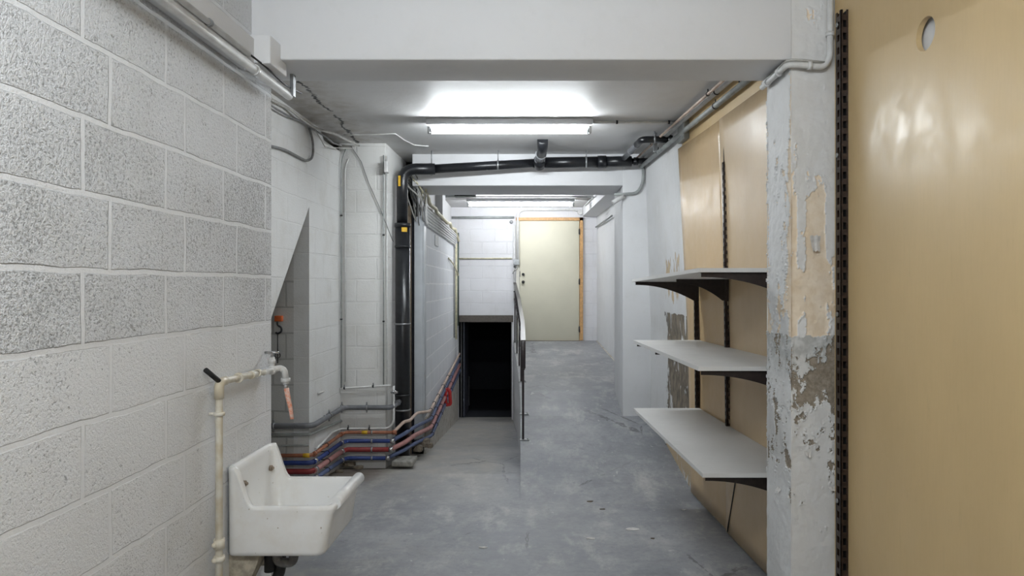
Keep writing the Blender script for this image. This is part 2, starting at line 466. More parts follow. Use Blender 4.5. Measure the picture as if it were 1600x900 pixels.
# near left wall (solid up to the stair wall)
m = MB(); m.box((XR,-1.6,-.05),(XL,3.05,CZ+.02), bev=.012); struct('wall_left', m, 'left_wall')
# wall behind the camera
m = MB(); m.box((-1.8,-1.7,-.05),(2.0,-1.6,CZ+.02)); struct('wall_back', m, 'white')
# stair wall with the sloping opening (plane X = XR), Y 3.05..6.1
z1 = H+.606; y1 = 5.26; sl = 1.09
zt = CZ-.075
m = MB()
ylow = y1-(z1+.05)/sl
poly = [(XR,3.0,-.05),(XR,ylow,-.05),(XR,y1,z1),(XR,y1,-.05),(XR,6.1,-.05),(XR,6.1,zt),(XR,5.55,zt),(XR,5.35,CZ+.02),(XR,3.0,CZ+.02)]
# split into convex pieces
def pan(pts): m.prism(pts, (-.12,0,0))
pan([(XR,3.0,-.05),(XR,ylow,-.05),(XR,y1,z1),(XR,y1,CZ+.02),(XR,3.0,CZ+.02)])
pan([(XR,y1,-.05),(XR,6.12,-.05),(XR,6.12,zt),(XR,5.62,zt),(XR,5.5,CZ+.02),(XR,y1,CZ+.02)])
struct('wall_stair', m, 'recess_side')
m = MB(); m.box((-3.2,5.26,-.05),(XR-.12,5.36,2.6)); m.box((XR-.12,5.262,-.05),(XR-.001,5.36,z1+.02))
struct('wall_recess', m, 'dark_block')
m = MB(); m.box((-3.3,3.05,-.05),(-3.2,5.4,2.9)); m.box((-3.2,2.95,-.05),(XR-.12,3.05,2.9)); struct('wall_recess_side', m, 'dark_block')
# stair soffit behind the sloping edge
m = MB(); m.prism([(-3.2,ylow,-.05),(-3.2,y1,z1),(-3.2,y1,z1+.12),(-3.2,ylow-.12,-.05)], (3.2+XR-.12,0,0)); struct('trim_2', m, 'recess_side')
# block column
m = MB(); m.box((XR-.02,6.1,-.4),(-1.345,7.02,CZ+.02), bev=.01); struct('wall_column', m, 'column')
# niche back wall behind the black stack
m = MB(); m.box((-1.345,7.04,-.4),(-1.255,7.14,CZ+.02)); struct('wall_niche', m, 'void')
m = MB(); m.box((-1.325,7.0,-.2),(-1.285,7.035,2.42)); struct('trim_3', m, 'woodbrown')
# beams
cz = 2.536
m = MB(); m.box((-1.8,2.83,cz),(1.06,3.13,CZ+.02), bev=.006); struct('trim_4', m, 'beam')
m = MB(); m.box((-1.20,6.602,H+.965),(.84,7.29,CZ+.02), bev=.006); struct('trim_5', m, 'beam')
m = MB()
m.prism([(.90,7.29,H+1.12),(.75,11.1,H+1.12),(1.1,11.1,H+1.12),(1.3,7.29,H+1.12)], (0,0,.17)); struct('trim_6', m, 'beam')
# pilaster near right, peeling
def pilaster():
    n = N('layered_peeling_paint'); p = n.pos()
    at_ = n.node('ShaderNodeAttribute', attribute_name='layer'); r_, g_, b_ = n.sep(at_.outputs['Vector'])
    bn = n.noise(p, 70, 5, .65); md = n.noise(p, 22, 4)
    col = n.mix(n.ramp(n.noise(p, 5, 6, .65), .4, .75, 0, .3), (.72,.72,.715), (.58,.56,.52))
    col = n.mix(n.mul(b_, n.ramp(md, .35, .6, .3, .9)), col, (.42,.43,.42))
    col = n.mix(n.ramp(r_, .4, .6), col, n.mix(n.ramp(md, .3, .7), (.74,.61,.45), (.82,.71,.57)))
    col = n.mix(n.ramp(g_, .4, .6), col, n.mix(n.ramp(bn, .3, .7), (.22,.185,.14), (.36,.31,.25)))
    n.bump(n.add(bn, md), .35, .004)
    mt = n.out(col, .65)
    fb = lambda v, s_, o_, H_=.55: noise.fractal(Vector((v.x*s_[0]+o_, v.y*s_[1]+o_*1.3, v.z*s_[2]-o_)), H_, 2.1, 6)
    def pw(t, pts):
        if t <= pts[0][0]: return pts[0][1]
        for (a, q), (b, r) in zip(pts, pts[1:]):
            if t <= b: return q+(r-q)*(t-a)/(b-a)
        return pts[-1][1]
    sm = lambda t, a, b: (lambda x: x*x*(3-2*x))(min(1, max(0, (t-a)/(b-a))))
    x0, x1, y0, y1 = 1.057, 1.40, 2.832, 3.128
    def layer(P, side):
        z = P.z; e = (P.y-y0) if side else (P.x-x0)     # distance from the near corner edge
        jag = .012*noise.noise(P*40)
        up = z+jag > 1.388
        cf = fb(P, (11,11,5), 3.1)*.46; cr = bare = 0; gr = 0
        if up:
            if side:
                bias = pw(z, [(1.38,.12),(1.7,.05),(1.95,-.03),(2.15,-.20),(2.4,-.4)]) + .55*sm(e,.05,.0) + .38*sm(e,.25,.296) - .18
            else:
                bias = pw(z, [(1.38,.45),(1.62,.38),(1.72,.22),(1.82,.14),(1.92,.06),(2.05,-.08),(2.2,-.24),(2.4,-.4)])
                bias += pw(e, [(.0,.06),(.022,.10),(.028,-.38),(.058,-.34),(.066,.10),(.14,.10),(.150,-.42),(.18,-.5)])*(1 if z < 1.95 else .4)
            cr = cf+bias
        else:
            bf = fb(P, (16,16,9), 8.7)*.50
            if side:
                bias = pw(z, [(.6,-.6),(.72,-.35),(.78,-.13),(1.1,-.20),(1.25,-.30),(1.38,-.14)]) + .16*sm(e,.03,.0) + .12*sm(e,.26,.296)
            else:
                bias = pw(z, [(.5,-.6),(.70,-.38),(.80,-.24),(.95,-.16),(1.05,-.12),(1.15,-.01),(1.22,.06),(1.33,.02),(1.37,-.08),(1.39,-.05)])
                bias += pw(e, [(0,.10),(.03,.14),(.05,.0),(.14,-.02),(.165,.12),(.18,.3)])*(1 if z > .95 else .3)
            bare = bf+bias; gr = sm(z, 1.16, 1.34)
        return cr if up else -1, bare if not up else -1, gr
    def relief(c, b, P):
        h = .0030*noise.noise(P*14)+.0022*noise.noise(P*33)+.0008*noise.noise(P*80)
        for v, dp in ((c, .0035), (b, .0050)):
            if v > -.9:
                h -= dp*sm(v, -.008, .012)
                h += .0085*sm(v, -.10, -.012)*(1-sm(v, -.012, .004))*(.4+.9*abs(noise.noise(P*9)))
        return h
    mb = MB(); cols = []
    res = .0032; nz = int(2.95/res)
    def grid(side):
        n_ = int((y1-y0)/res/1.3) if side else int((.19)/res)
        o = len(mb.v)
        for j in range(nz+1):
            z = -.04+2.93*j/nz
            for k in range(n_+1):
                t = k/n_
                P = Vector((x0, y0+(y1-y0)*t, z)) if side else Vector((x0+.19*t, y0, z))
                c, b, g = layer(P, side); h = relief(c, b, P)
                edge = min(1, t/.03) if not side else min(1, t/.03)
                h *= edge
                mb.v.append(P+(Vector((-h,0,0)) if side else Vector((0,-h,0))))
                cols.append((1 if c > 0 else 0, 1 if b > 0 else 0, g, 1))
        W = n_+1
        for j in range(nz):
            for k in range(n_):
                a = o+j*W+k; mb.face((a, a+1, a+W+1, a+W) if not side else (a, a+W, a+W+1, a+1), True)
    grid(False); grid(True)
    nb = len(mb.v)
    mb.quad((1.24,y0+.004,-.05),(1.40,y0+.004,-.05),(1.40,y0+.004,CZ+.02),(1.24,y0+.004,CZ+.02))
    mb.quad((x0,y1,-.05),(x0,y1,CZ+.02),(1.4,y1,CZ+.02),(1.4,y1,-.05))
    cols += [(0,0,0,1)]*(len(mb.v)-nb)
    me = bpy.data.meshes.new('wall_pilaster'); me.from_pydata(mb.v, [], mb.f); me.materials.append(mt)
    me.polygons.foreach_set('use_smooth', mb.sm)
    ca = me.color_attributes.new('layer', 'FLOAT_COLOR', 'POINT')
    ca.data.foreach_set('color', [c for q in cols for c in q])
    me.update(); ob = bpy.data.objects.new('wall_pilaster', me); COL.objects.link(ob); ob['kind'] = 'structure'
pilaster()
# wall behind the near tan panel
m = MB(); m.box((1.265,-1.6,-.05),(1.36,2.83,CZ+.02)); struct('wall_right_near', m, 'white')
# right wall behind shelves: slightly leaning, with bare patches
def rightwall():
    n = N('peeling_right_wall'); p = n.pos(); x, y, z = n.sep(p)
    f = n.noise(n.map(p, sc=(1,1,.45)), 8, 6, .6, .5); g = n.noise(n.map(p, sc=(1,1,.5)), 20, 5, .6); b = n.noise(p, 40, 4)
    def win(v, a, b_, s): return n.mul(n.ramp(v, a-s, a+s), n.ramp(v, b_+s, b_-s))
    bare = n.mul(win(n.add(y, n.mul(n.sub(g, .5), .5)), 5.0, 6.05, .10), win(n.add(z, n.mul(n.sub(g, .5), .05)), .35, 1.375, .02))
    bare = n.mul(bare, n.ramp(y, 6.4, 5.6, .75, 1.0))
    cream = n.mul(win(y, 5.0, 6.1, .15), win(z, 1.36, 1.95, .15))
    low = n.mul(n.ramp(z, .30, .0), n.ramp(y, 3.0, 3.6))
    mb_ = n.ramp(n.add(f, bare), 1.36, 1.40)
    cream = n.mx(cream, n.mul(n.ramp(z, .45, .25), 1.05))
    mc = n.ramp(n.add(n.noise(n.map(p, loc=(4,4,4), sc=(1,1,.35)), 9, 6, .6), n.mul(cream, .85)), 1.32, 1.36)
    col = n.mix(n.ramp(n.noise(p, 3, 6, .65), .4, .75, 0, .3), (.70,.70,.70), (.52,.50,.46))
    col = n.mix(n.mul(n.ramp(n.noise(n.map(p, sc=(1,1,.3)), 16, 3), .74, .77), win(y, 5.2, 6.4, .2)), col, (.15,.13,.10))
    col = n.mix(mc, col, (.55,.43,.28)); col = n.mix(mb_, col, n.mix(n.ramp(g, .3, .7), (.10,.08,.06), (.27,.225,.165)))
    n.bump(n.sub(n.add(g, n.mul(b, .3)), n.add(mc, n.mul(mb_, 1.5))), .8, .01)
    return n.out(col, .7)
rw = rightwall()
m = MB()
rows = [-.05,.6,1.2,1.6,2.0,2.4,CZ+.02]; cols = [3.05,3.6,4.2,4.8,5.4,6.0,6.62]
for i, a in enumerate(rows[:-1]):
    for j, c in enumerate(cols[:-1]):
        b, d = rows[i+1], cols[j+1]
        m.quad((rwX(c,a),c,a),(rwX(d,a),d,a),(rwX(d,b),d,b),(rwX(c,b),c,b))
struct('wall_right', m, rw)
# far pilaster and far right wall
m = MB(); m.box((.835,6.6,0),(1.35,7.3,CZ+.02), bev=.008); struct('wall_pilaster_far', m, 'white')
m = MB(); m.prism([(1.15,7.29,.2),(.985,11.1,.2),(1.15,11.1,.2),(1.3,7.29,.2)], (0,0,CZ-.18)); struct('wall_right_far', m, 'white')
m = MB(); m.tube([(1.15,7.5,rampZ(7.5)-.01),(1.06,9.27,rampZ(9.27)-.01),(.98,11.05,rampZ(11.05)-.01)], .02, 6); struct('trim_7', m, 'plinth')
# corridor left wall, set-back wall above it, plinth, end post
ya, yb = 7.04, 11.1
def corwall(zlo, zhi, back, off=0.0, ylo=ya):
    mm = MB()
    mm.prism([(corX(ylo)+off, ylo, zlo),(corX(yb)+off, yb, zlo),(corX(yb)-back, yb, zlo),(corX(ylo)-back, ylo, zlo)], (0,0,zhi-zlo)); return mm
struct('wall_corridor', corwall(-.7, H+.815, .10), 'corridor')
struct('wall_corridor_upper', corwall(H+.815, CZ+.02, .3, -.09), 'white')
m = MB()
m.prism([(corX(8.9)+.0,8.9,H+.82),(corX(8.9)-.09,8.9,H+.82),(corX(9.25)-.09,9.25,H+.82),(corX(9.25)+.0,9.25,H+.82)], (0,0,CZ-H-.8)); struct('trim_8', m, 'white')
m = MB()
mm = corwall(-.7, .22, .10, .025); struct('trim_9', mm, 'plinth')
m = MB(); m.box((-1.25,6.985,.02),(-1.155,7.06,H+.70), bev=.006); m.box((-1.162,6.98,.25),(-1.148,7.12,H+.63), bev=.003); struct('trim_10', m, 'steel_blue')
# far wall with the low opening
oxl, oxr = -1.28, -.385
m = MB()
zo = H-.489
m.box((-1.5,11.1,zo),(-.40,11.3,CZ+.02)); m.box((-.40,11.1,-.8),(-.27,11.3,CZ+.02)); m.box((.70,11.1,-.8),(1.2,11.3,CZ+.02))
m.box((-.27,11.1,2.66),(.70,11.3,CZ+.02)); m.box((-.27,11.14,-.8),(.70,11.3,.705)); m.box((-1.5,11.1,-.8),(oxl,11.3,zo))
struct('wall_far', m, 'far_wall')
m = MB(); m.box((oxl-.02,11.07,zo-.105),(oxr+.01,11.28,zo+.005)); struct('trim_11', m, simple('brown_lintel', (.11,.095,.08), .6))
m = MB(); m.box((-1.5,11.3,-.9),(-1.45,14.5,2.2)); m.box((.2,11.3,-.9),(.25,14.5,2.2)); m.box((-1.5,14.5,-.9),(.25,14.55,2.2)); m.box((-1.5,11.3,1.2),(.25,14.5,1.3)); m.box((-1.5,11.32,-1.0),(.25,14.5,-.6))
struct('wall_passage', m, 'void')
# dark inner door standing ajar
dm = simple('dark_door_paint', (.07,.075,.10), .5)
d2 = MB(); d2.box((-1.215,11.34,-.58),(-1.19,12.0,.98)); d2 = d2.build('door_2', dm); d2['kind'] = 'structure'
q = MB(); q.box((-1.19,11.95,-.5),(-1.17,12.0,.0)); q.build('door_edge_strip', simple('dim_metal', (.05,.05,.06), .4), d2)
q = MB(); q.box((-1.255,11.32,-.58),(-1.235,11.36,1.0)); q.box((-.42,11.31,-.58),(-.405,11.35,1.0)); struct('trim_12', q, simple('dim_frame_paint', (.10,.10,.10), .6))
# cream door
d = MB(); d.box((-.268,11.05,.708),(.695,11.09,2.645), bev=.003)
door = d.build('door_1', 'door'); door['kind'] = 'structure'
for z in (H+.18, H+.055):
    k = MB(); k.cyl((-.213,11.055,z),(-.213,11.03,z), .026 if z < H+.1 else .022); k.sphere((-.213,11.015,z), .020 if z < H+.1 else .014); k.build('knob', 'handleblack', door)
for z in (H+.87, H+.06, H-.71):
    k = MB(); k.cyl((.70,11.035,z-.05),(.70,11.035,z+.05), .009, 10); k.box((.685,11.042,z-.04),(.712,11.05,z+.04)); k.build('hinge', 'darkmetal', door)
k = MB(); k.box((-.272,11.04,H+.14),(-.262,11.052,H+.23)); k.build('latch_plate', 'darkmetal', door)
m = MB(); m.box((.70,11.04,.71),(.755,11.12,2.70)); m.box((-.33,11.04,2.65),(.755,11.12,2.70)); struct('trim_13', m, 'wood')
m = MB(); m.box((-.325,11.045,.71),(-.272,11.12,2.65)); struct('trim_14', m, 'lightcream')
m = MB(); m.box((-.27,11.04,.695),(.70,11.09,.707)); struct('trim_15', m, 'woodbrown')

# ================================================================== LIGHTS
def tube_light(cx, Y, length, label, tm='tube'):
    t = thing('fluorescent_light', label, 'ceiling light', (cx, Y, CZ-.125), 'fluorescent batten lights')
    h = length/2
    b = MB(); b.prism([(cx-h-.02,Y+.0,CZ-.002),(cx-h-.02,Y+.11,CZ-.002),(cx-h-.02,Y+.11,CZ-.05),(cx-h-.02,Y+.085,CZ-.056),(cx-h-.02,Y+.02,CZ-.056),(cx-h-.02,Y,CZ-.05)], (length+.04,0,0)); b.build('housing', 'fixture', t)
    for s in (-1, 1):
        e = MB(); xx = cx+s*(h+.004)
        e.box((xx-.012,Y+.03,CZ-.112),(xx+.012,Y+.08,CZ-.054), bev=.005)
        e.build('lamp_holder', 'fixture', t)
    tb = MB(); tb.cyl((cx-h+.018,Y+.050,CZ-.088),(cx+h-.018,Y+.050,CZ-.088), .021, 24); tb.build('tube', tm, t)
    for s in (-1, 1):
        c = MB(); c.cyl((cx+s*(h-.018),Y+.050,CZ-.088),(cx+s*(h-.004),Y+.050,CZ-.088), .0215, 20); c.build('end_cap', 'zinc', t)
    return t
tube_light(-.205, 5.17, 1.22, 'white fluorescent batten light on the ceiling in front of the black drain pipe')
tube_light(-.23, 9.95, 1.54, 'white fluorescent batten light on the far ceiling before the cream door', 'tube_far')
tube_light(-.20, .35, 1.24, 'white fluorescent batten light on the near ceiling, above the viewer', 'tube_near')
# dark and grey ceiling pieces by the second light
m = MB(); m.box((-1.30,9.40,CZ-.045),(-1.13,9.55,CZ+.0)); solo('cable_trunking', m, 'boxgrey', 'short grey trunking piece on the far ceiling left of the black strip', 'trunking')
m = MB(); m.box((-1.13,9.42,CZ-.045),(-.84,9.55,CZ+.0)); solo('ceiling_strip', m, 'blackmat', 'short black strip on the far ceiling left of the far batten light', 'trunking')

# ================================================================== NEAR LEFT: trunking, pipes
YN = -.9
t = thing('cable_trunking', 'long white cable trunking along the top of the left wall, ending in a box', 'trunking', (-1.15,1,H+.86))
m = MB(); m.box((-1.18,YN,H+.862),(-1.125,2.74,H+.985), bev=.004); m.build('channel', 'beam', t)
m = MB(); m.box((-1.17,2.72,H+.885),(-1.06,2.90,H+1.0), bev=.004); m.build('end_box', 'beam', t)
def pipe(name, pts, r, mat_, label, cat='pipe', group=None, fillet=.04, clips=(), clipmat='darkmetal', seg=12, parts=()):
    P = [Vector(p) for p in pts]
    m_ = MB(); m_.tube(P, r, seg, fillet)
    o = solo(name, m_, mat_, label, cat, group)
    for c in clips:      # (point, axis, wall direction)
        q = MB(); c0, ax, wd = Vector(c[0]), Vector(c[1]), Vector(c[2])
        q.ring(c0, ax, r, .014, th=.004)
        q.cyl(c0+wd.normalized()*(r+.001), c0+wd.normalized()*(r+.022), .004, 8)
        k = q.build('pipe_clip', clipmat, o)
    return o
pipe('conduit_pipe', [(-1.098,YN,H+.84),(-1.098,3.03,H+.84)], .0185, 'creampipe' if False else 'whitepipe', 'thick white conduit pipe under the trunking on the left wall', clips=[((-1.098,2.66,H+.84),(0,1,0),(-1,0,0))], clipmat='whitepipe')
pipe('conduit_pipe', [(-1.112,YN,H+.893),(-1.112,2.64,H+.893)], .010, 'whitepipe', 'thin white conduit above the thick conduit on the left wall', clips=[((-1.112,2.32,H+.893),(0,1,0),(-1,0,0))], clipmat='zinc')
pipe('power_cable', [(-1.108,2.62,H+.893),(-1.095,2.75,H+.885),(-1.085,2.95,H+.865),(-1.10,3.2,H+.90)], .004, 'cable_k', 'black cable leaving the thin conduit under the end box', 'cable')
m = MB(); m.box((-1.09,3.02,H+.84),(-1.075,3.05,cz-.0)); solo('pipe_hanger', m, 'zinc', 'short grey metal hanger under the beam holding the thick white conduit end', 'hanger')

# cables along the stair wall at the ceiling
def wob(pts, amp, seed, n=8):
    P = [Vector(p) for p in pts]; out = []
    for i in range(len(P)-1):
        for k in range(n):
            t = k/n; q = P[i].lerp(P[i+1], t)
            d = Vector((noise.noise(q*3+Vector((seed,0,0))), noise.noise(q*3+Vector((0,seed,5))), noise.noise(q*3+Vector((9,0,seed)))))
            out.append(q+d*amp)
    return out+[P[-1]]
Xs = XR+.025
pipe('ceiling_cable', wob([(Xs,3.1,CZ-.10),(Xs,4.6,CZ-.05),(Xs+.03,5.2,CZ-.055),(Xs+.15,6.05,CZ-.03)], .015, 1), .010, 'cable_w', 'pale cable under the ceiling along the stair wall', 'cable', fillet=0)
pipe('ceiling_cable', wob([(Xs,3.1,CZ-.16),(Xs+.01,4.5,CZ-.10),(Xs+.02,5.1,CZ-.075),(Xs+.05,5.55,CZ-.09),(Xs+.02,5.95,CZ-.05)], .02, 2), .007, 'cable_g', 'grey cable just below the pale cable on the stair wall', 'cable', fillet=0)
pipe('ceiling_cable', [(XR+.02,3.2,H+.775),(XR+.02,4.7,H+.95-.015),(XR+.02,5.15,H+.935),(XR+.025,5.28,H+.99),(XR+.02,5.29,H+1.12),(XR+.02,5.20,CZ-.07)], .009, 'cable_g', 'dark grey cable looping down from the ceiling onto the stair wall', 'cable', fillet=.10)
pipe('ceiling_cable', wob([(XR+.1,6.08,CZ-.03),(-1.56,6.085,H+1.10),(-1.50,6.085,H+.92),(-1.40,6.085,H+.70),(-1.325,6.08,H+.52),(-1.30,6.11,H+.44),(-1.30,6.2,H+.40)], .006, 5), .0035, 'cable_g', 'thin grey cable hanging across the block column', 'cable', fillet=0)
pipe('ceiling_cable', wob([(Xs+.02,5.2,CZ-.06),(Xs+.04,5.45,CZ-.16),(Xs+.02,5.7,CZ-.12),(Xs+.1,6.05,CZ-.06)], .01, 8), .004, 'cable_w', 'thin white cable sagging above the column corner conduit', 'cable', fillet=0)
# vertical conduits in column corner and column right edge
ph = at(519,606,6.06).z
pipe('conduit_pipe', [(XR+.02,6.055,ph),(XR+.02,6.055,CZ-.18),(XR+.06,6.06,CZ-.06)], .007, 'greypipe2', 'grey vertical conduit in the corner of the block column', clips=[((XR+.02,6.055,H+.62),(0,0,1),(0,1,0)),((XR+.02,6.055,H-.3),(0,0,1),(0,1,0))])
pipe('conduit_pipe', [(XR+.046,6.085,ph+.05),(XR+.046,6.085,CZ-.22),(XR+.075,6.09,CZ-.14)], .005, 'whitepipe', 'thin white vertical conduit beside the grey corner conduit')
xe = -1.36
pipe('conduit_pipe', [(xe,6.078,at(608,604,6.07).z),(xe,6.078,CZ-.11)], .006, 'greypipe2', 'grey vertical conduit down the right edge of the block column', clips=[((xe,6.078,H+.45),(0,0,1),(0,1,0)),((xe,6.078,H-.32),(0,0,1),(0,1,0))])
pipe('conduit_pipe', [(xe+.028,6.09,.12),(xe+.028,6.09,CZ-.11)], .006, 'whitepipe', 'white vertical conduit beside the black drain stack')
m = MB(); m.box((-1.345,6.02,H+1.0),(-1.312,6.09,H+1.10), bev=.003); solo('junction_box', m, 'whitepipe', 'small white box at the column top beside the black stack', 'junction box')

# ================================================================== BLACK DRAIN
px_ = -1.245; py_ = 6.36
t = thing('drain_stack', 'black drain stack rising beside the block column and running under the beam', 'drain pipe', (px_,py_,.0))
zc = at(628,352,py_).z
m = MB(); m.tube([(px_,py_,-.06),(px_,py_,zc)], .069, 24); m.build('lower_stack', 'black', t)
e0 = at(650,264,py_+.04); e0.x = -1.12
hz0 = 2.70
m = MB(); m.tube([(px_-.005,py_,zc-.02),(px_-.005,py_,H+1.085),(-.95,6.40,H+1.092)], .052, 24, .13); m.build('bend', 'black', t)
m = MB(); m.tube([(-.98,6.40,H+1.091),(.02,6.44,H+1.155)], .042, 24); m.build('horizontal_run', 'black', t)
m = MB(); m.tube([(-.02,6.44,H+1.155),(.60,6.46,H+1.168)], .052, 24); m.tube([(.58,6.46,H+1.168),(.66,6.46,H+1.17)], .059, 24); m.tube([(.66,6.46,H+1.17),(.90,6.46,H+1.175)], .050, 24); m.tube([(.90,6.46,H+1.175),(1.08,6.46,H+1.18)], .028, 16); m.tube([(.92,6.46,H+1.175),(.96,6.46,H+1.175)], .038, 16); m.build('wide_run', 'black', t)
for z, r in ((zc, .075), (zc-.20, .073), (H-1.02, .073)):
    m = MB(); m.ring((px_,py_,z), (0,0,1), .066, .035 if z == zc else .02, th=r-.064); m.build('collar', 'black', t)
for z in (at(628,506,py_).z, at(628,640,py_).z):
    m = MB(); m.ring((px_,py_,z), (0,0,1), .070, .014, th=.005); m.build('pipe_clamp', 'zinc', t)
for x in (-.985, -.36, .47):
    m = MB(); k = (x+.98)/1.0; zz = H+1.091+.064*min(1, max(0, k)); rr = .042 if x < 0 else .053
    if x > 0: zz = H+1.165
    if x < -.9: rr = .053
    m.ring((x,6.41 if x < 0 else 6.455,zz), (1,0,0), rr, .016, th=.004); m.cyl((x,6.42,zz+rr),(x,6.42,CZ-.002), .005, 8); m.build('pipe_clamp', 'zinc', t)
m = MB(); m.box((px_-.030,py_-.0575,at(0,292,py_).z),(px_-.010,py_-.050,at(0,276,py_).z)); m.build('tape_mark', 'yellow', t)
m = MB(); vs = []
for k in range(9):
    a_ = -math.pi/2+.05+.75*k/8
    for r_, yy_ in ((.0695,356),(.0715,356),(.0715,363),(.0695,363)): vs.append((px_+r_*math.cos(a_), py_+r_*math.sin(a_), at(0,yy_,py_).z))
m.add(vs, [(k*4+q_, k*4+(q_+1)%4, k*4+4+(q_+1)%4, k*4+4+q_) for k in range(8) for q_ in range(4)]+[(0,1,2,3),(32,33,34,35)]); m.build('tape_mark', 'yellow', t)
t = thing('branch_pipe', 'grey black branch pipe dropping from ceiling into the middle of the black run', 'drain pipe', (.05,6.1,2.7))
m = MB(); m.tube([(.055,5.93,CZ),(.055,6.0,CZ-.05),(.045,6.14,CZ-.085)], .047, 20); m.build('upper_bend', 'black', t)
m = MB(); m.tube([(.045,6.12,CZ-.08),(.03,6.40,H+1.17)], .043, 20); m.build('grey_pipe', 'greypipe', t)
for k in (.15, .85):
    p0 = Vector((.045,6.12,CZ-.08)).lerp(Vector((.03,6.40,H+1.17)), k)
    m = MB(); m.ring(p0, (-.015,.28,-.02-.0), .043, .02, th=.008); m.build('collar', 'zinc' if k < .5 else 'greypipe', t)
m = MB(); m.tube([(.03,6.36,H+1.17),(.03,6.44,H+1.13)], .055, 20); m.build('saddle', 'black', t)
t = thing('branch_pipe', 'black bent branch pipe coming from the right wall conduits to the black run', 'drain pipe', (.9,6.0,2.7))
a = at(1047,218,5.62); b_ = at(1003,218,5.62); c_ = at(975,247,6.42)
m = MB(); m.tube([a, b_, b_.lerp(c_, .25)], .028, 18, .05); m.build('elbow', 'black', t)
m = MB(); m.tube([b_.lerp(c_, .2), c_], .025, 18); m.build('grey_pipe', 'greypipe', t)
for k in (.25, .6): 
    m = MB(); m.ring(b_.lerp(c_, k), (c_-b_), .025, .018, th=.006); m.build('collar', 'zinc', t)
m = MB(); m.ring(a.lerp(b_, .55), (1,0,0), .028, .014, th=.004); q = a.lerp(b_, .55); m.cyl(q+Vector((0,0,.028)), (q.x,q.y,CZ-.002), .006, 8); m.build('pipe_clamp', 'zinc', t)
m = MB(); m.tube([a+Vector((-.02,0,0)), a+Vector((.05,0,0))], .036, 18); m.cyl(a+Vector((.0,0,.03)), (a.x,a.y,CZ-.002), .007); m.build('end_collar', 'black', t)

# ================================================================== PIPES ALONG THE LEFT BASE
XF = XR+.045; YF = 5.20; YC = 6.04
def zr(y, Y): return H-(y-VY)*Y/F
CX = Vector((0,1,0))
def run(label, name, mats, r, z_a, z_b, tail, x_end=-1.255, off=0.0, clipk=(.35,), mats2=None, tape=False, xoff=0.0):
    """pipe along the recess wall, round the corner, across the column, then up the corridor"""
    xf, yf, yc = XF+off, YF-off, YC-off
    t = thing(name, label, 'pipe', (xf, yf, z_a), 'coloured pipes along the left wall base')
    p = [(-2.6,yf,z_a),(xf-.02,yf,z_a),(xf,yf+.04,z_a),(xf,yc-.05,z_b),(xf+.04,yc,z_b),(x_end-.02,yc,z_b)]
    segs = [(p[:2]+[Vector(p[2])], mats[0]), (p[2:5], mats[1]), (p[4:], mats[2])]
    names = ('left_run', 'side_run', 'column_run')
    m_ = MB(); m_.tube([p[0],p[1],(xf,yf+.05,z_a+.0)], r, 14, .03); m_.build('left_run', mats[0], t)
    m_ = MB(); m_.tube([(xf,yf+.02,z_a),(xf,yc-.05,z_b)], r*1.02, 14); m_.build('side_run', mats[1], t)
    m_ = MB(); m_.tube([(xf,yc-.08,z_b),(xf+.02,yc,z_b),(x_end,yc,z_b)], r, 14, .03); m_.build('column_run', mats[2], t)
    tl = [Vector((x_end-.01,yc,z_b))]+tail
    m_ = MB(); m_.tube(tl, r*1.02, 14, .10); m_.build('corridor_run', mats[3], t)
    ends = [(( xf,yf+.05,z_a),(0,1,.0)), ((xf,yc-.08,z_b),(0,1,0)), ((x_end,yc,z_b),(1,0,0))]
    for c, ax in ends:
        m_ = MB(); m_.ring(c, ax, r*1.0, .035, th=.005); m_.build('joint_sleeve', mats[4], t)
    yy = yf+.35
    m_ = MB(); m_.ring((xf,yy,z_a+(z_b-z_a)*.4),(0,1,0), r*1.02, .012, th=.004); m_.cyl((xf-r,yy,z_a),(XR+.0,yy,z_a), .004, 8); m_.build('pipe_clip', 'darkmetal', t)
    xx = (581-VX)*yc/F
    m_ = MB(); m_.ring((xx,yc,z_b),(1,0,0), r*1.02, .014, th=.005); m_.cyl((xx,yc+r,z_b),(xx,6.1,z_b), .004, 8); m_.build('pipe_clip', 'zinc', t)
    # clips on the corridor stretch
    a_, b2 = tl[-2], tl[-1]
    for k in clipk:
        q = a_.lerp(b2, k); m_ = MB(); m_.ring(q, b2-a_, r*1.03, .016, th=.004); m_.build('pipe_clip', 'darkmetal', t)
    if tape:
        for c, ax in (((( 479-VX)*yf/F, yf, z_a),(1,0,0)), ((( 570-VX)*yc/F, yc, z_b),(1,0,0))):
            m_ = MB(); m_.ring(c, ax, r*1.0, .05, th=.002); m_.build('tape_band', 'yellow', t)
    return t
K = (.0,.12,.27,.42,.6)
ce = lambda px, py, Y, dx=.0: Vector((corX(Y)+.055+dx, Y, zr(py, Y)))
run('orange copper pipe, topmost of the four coloured pipes', 'heating_pipe', ('copper','copper','copper','copper_pale','copper'), .0145, .305, .300,
    [at(631,659,6.20), at(640,657,6.26), at(652,645,6.78), Vector((corX(7.1)+.055,7.1,zr(643,7.1))), Vector((corX(11)+.055,11,.50))], x_end=(616-VX)*6.03/F, clipk=(.02,.1,.2,.34,.5), tape=True)
run('blue insulated pipe directly below the orange copper pipe', 'heating_pipe', ('blue','blue','blue','bluegrey','chrome'), .0175, .25, .225,
    [at(630,679,6.18), at(648,667,6.55), Vector((corX(7.15)+.06,7.15,zr(655,7.15))), Vector((corX(11)+.06,11,.43))], x_end=(613-VX)*6.03/F, off=.005, clipk=(.02,.12,.25,.4,.6))
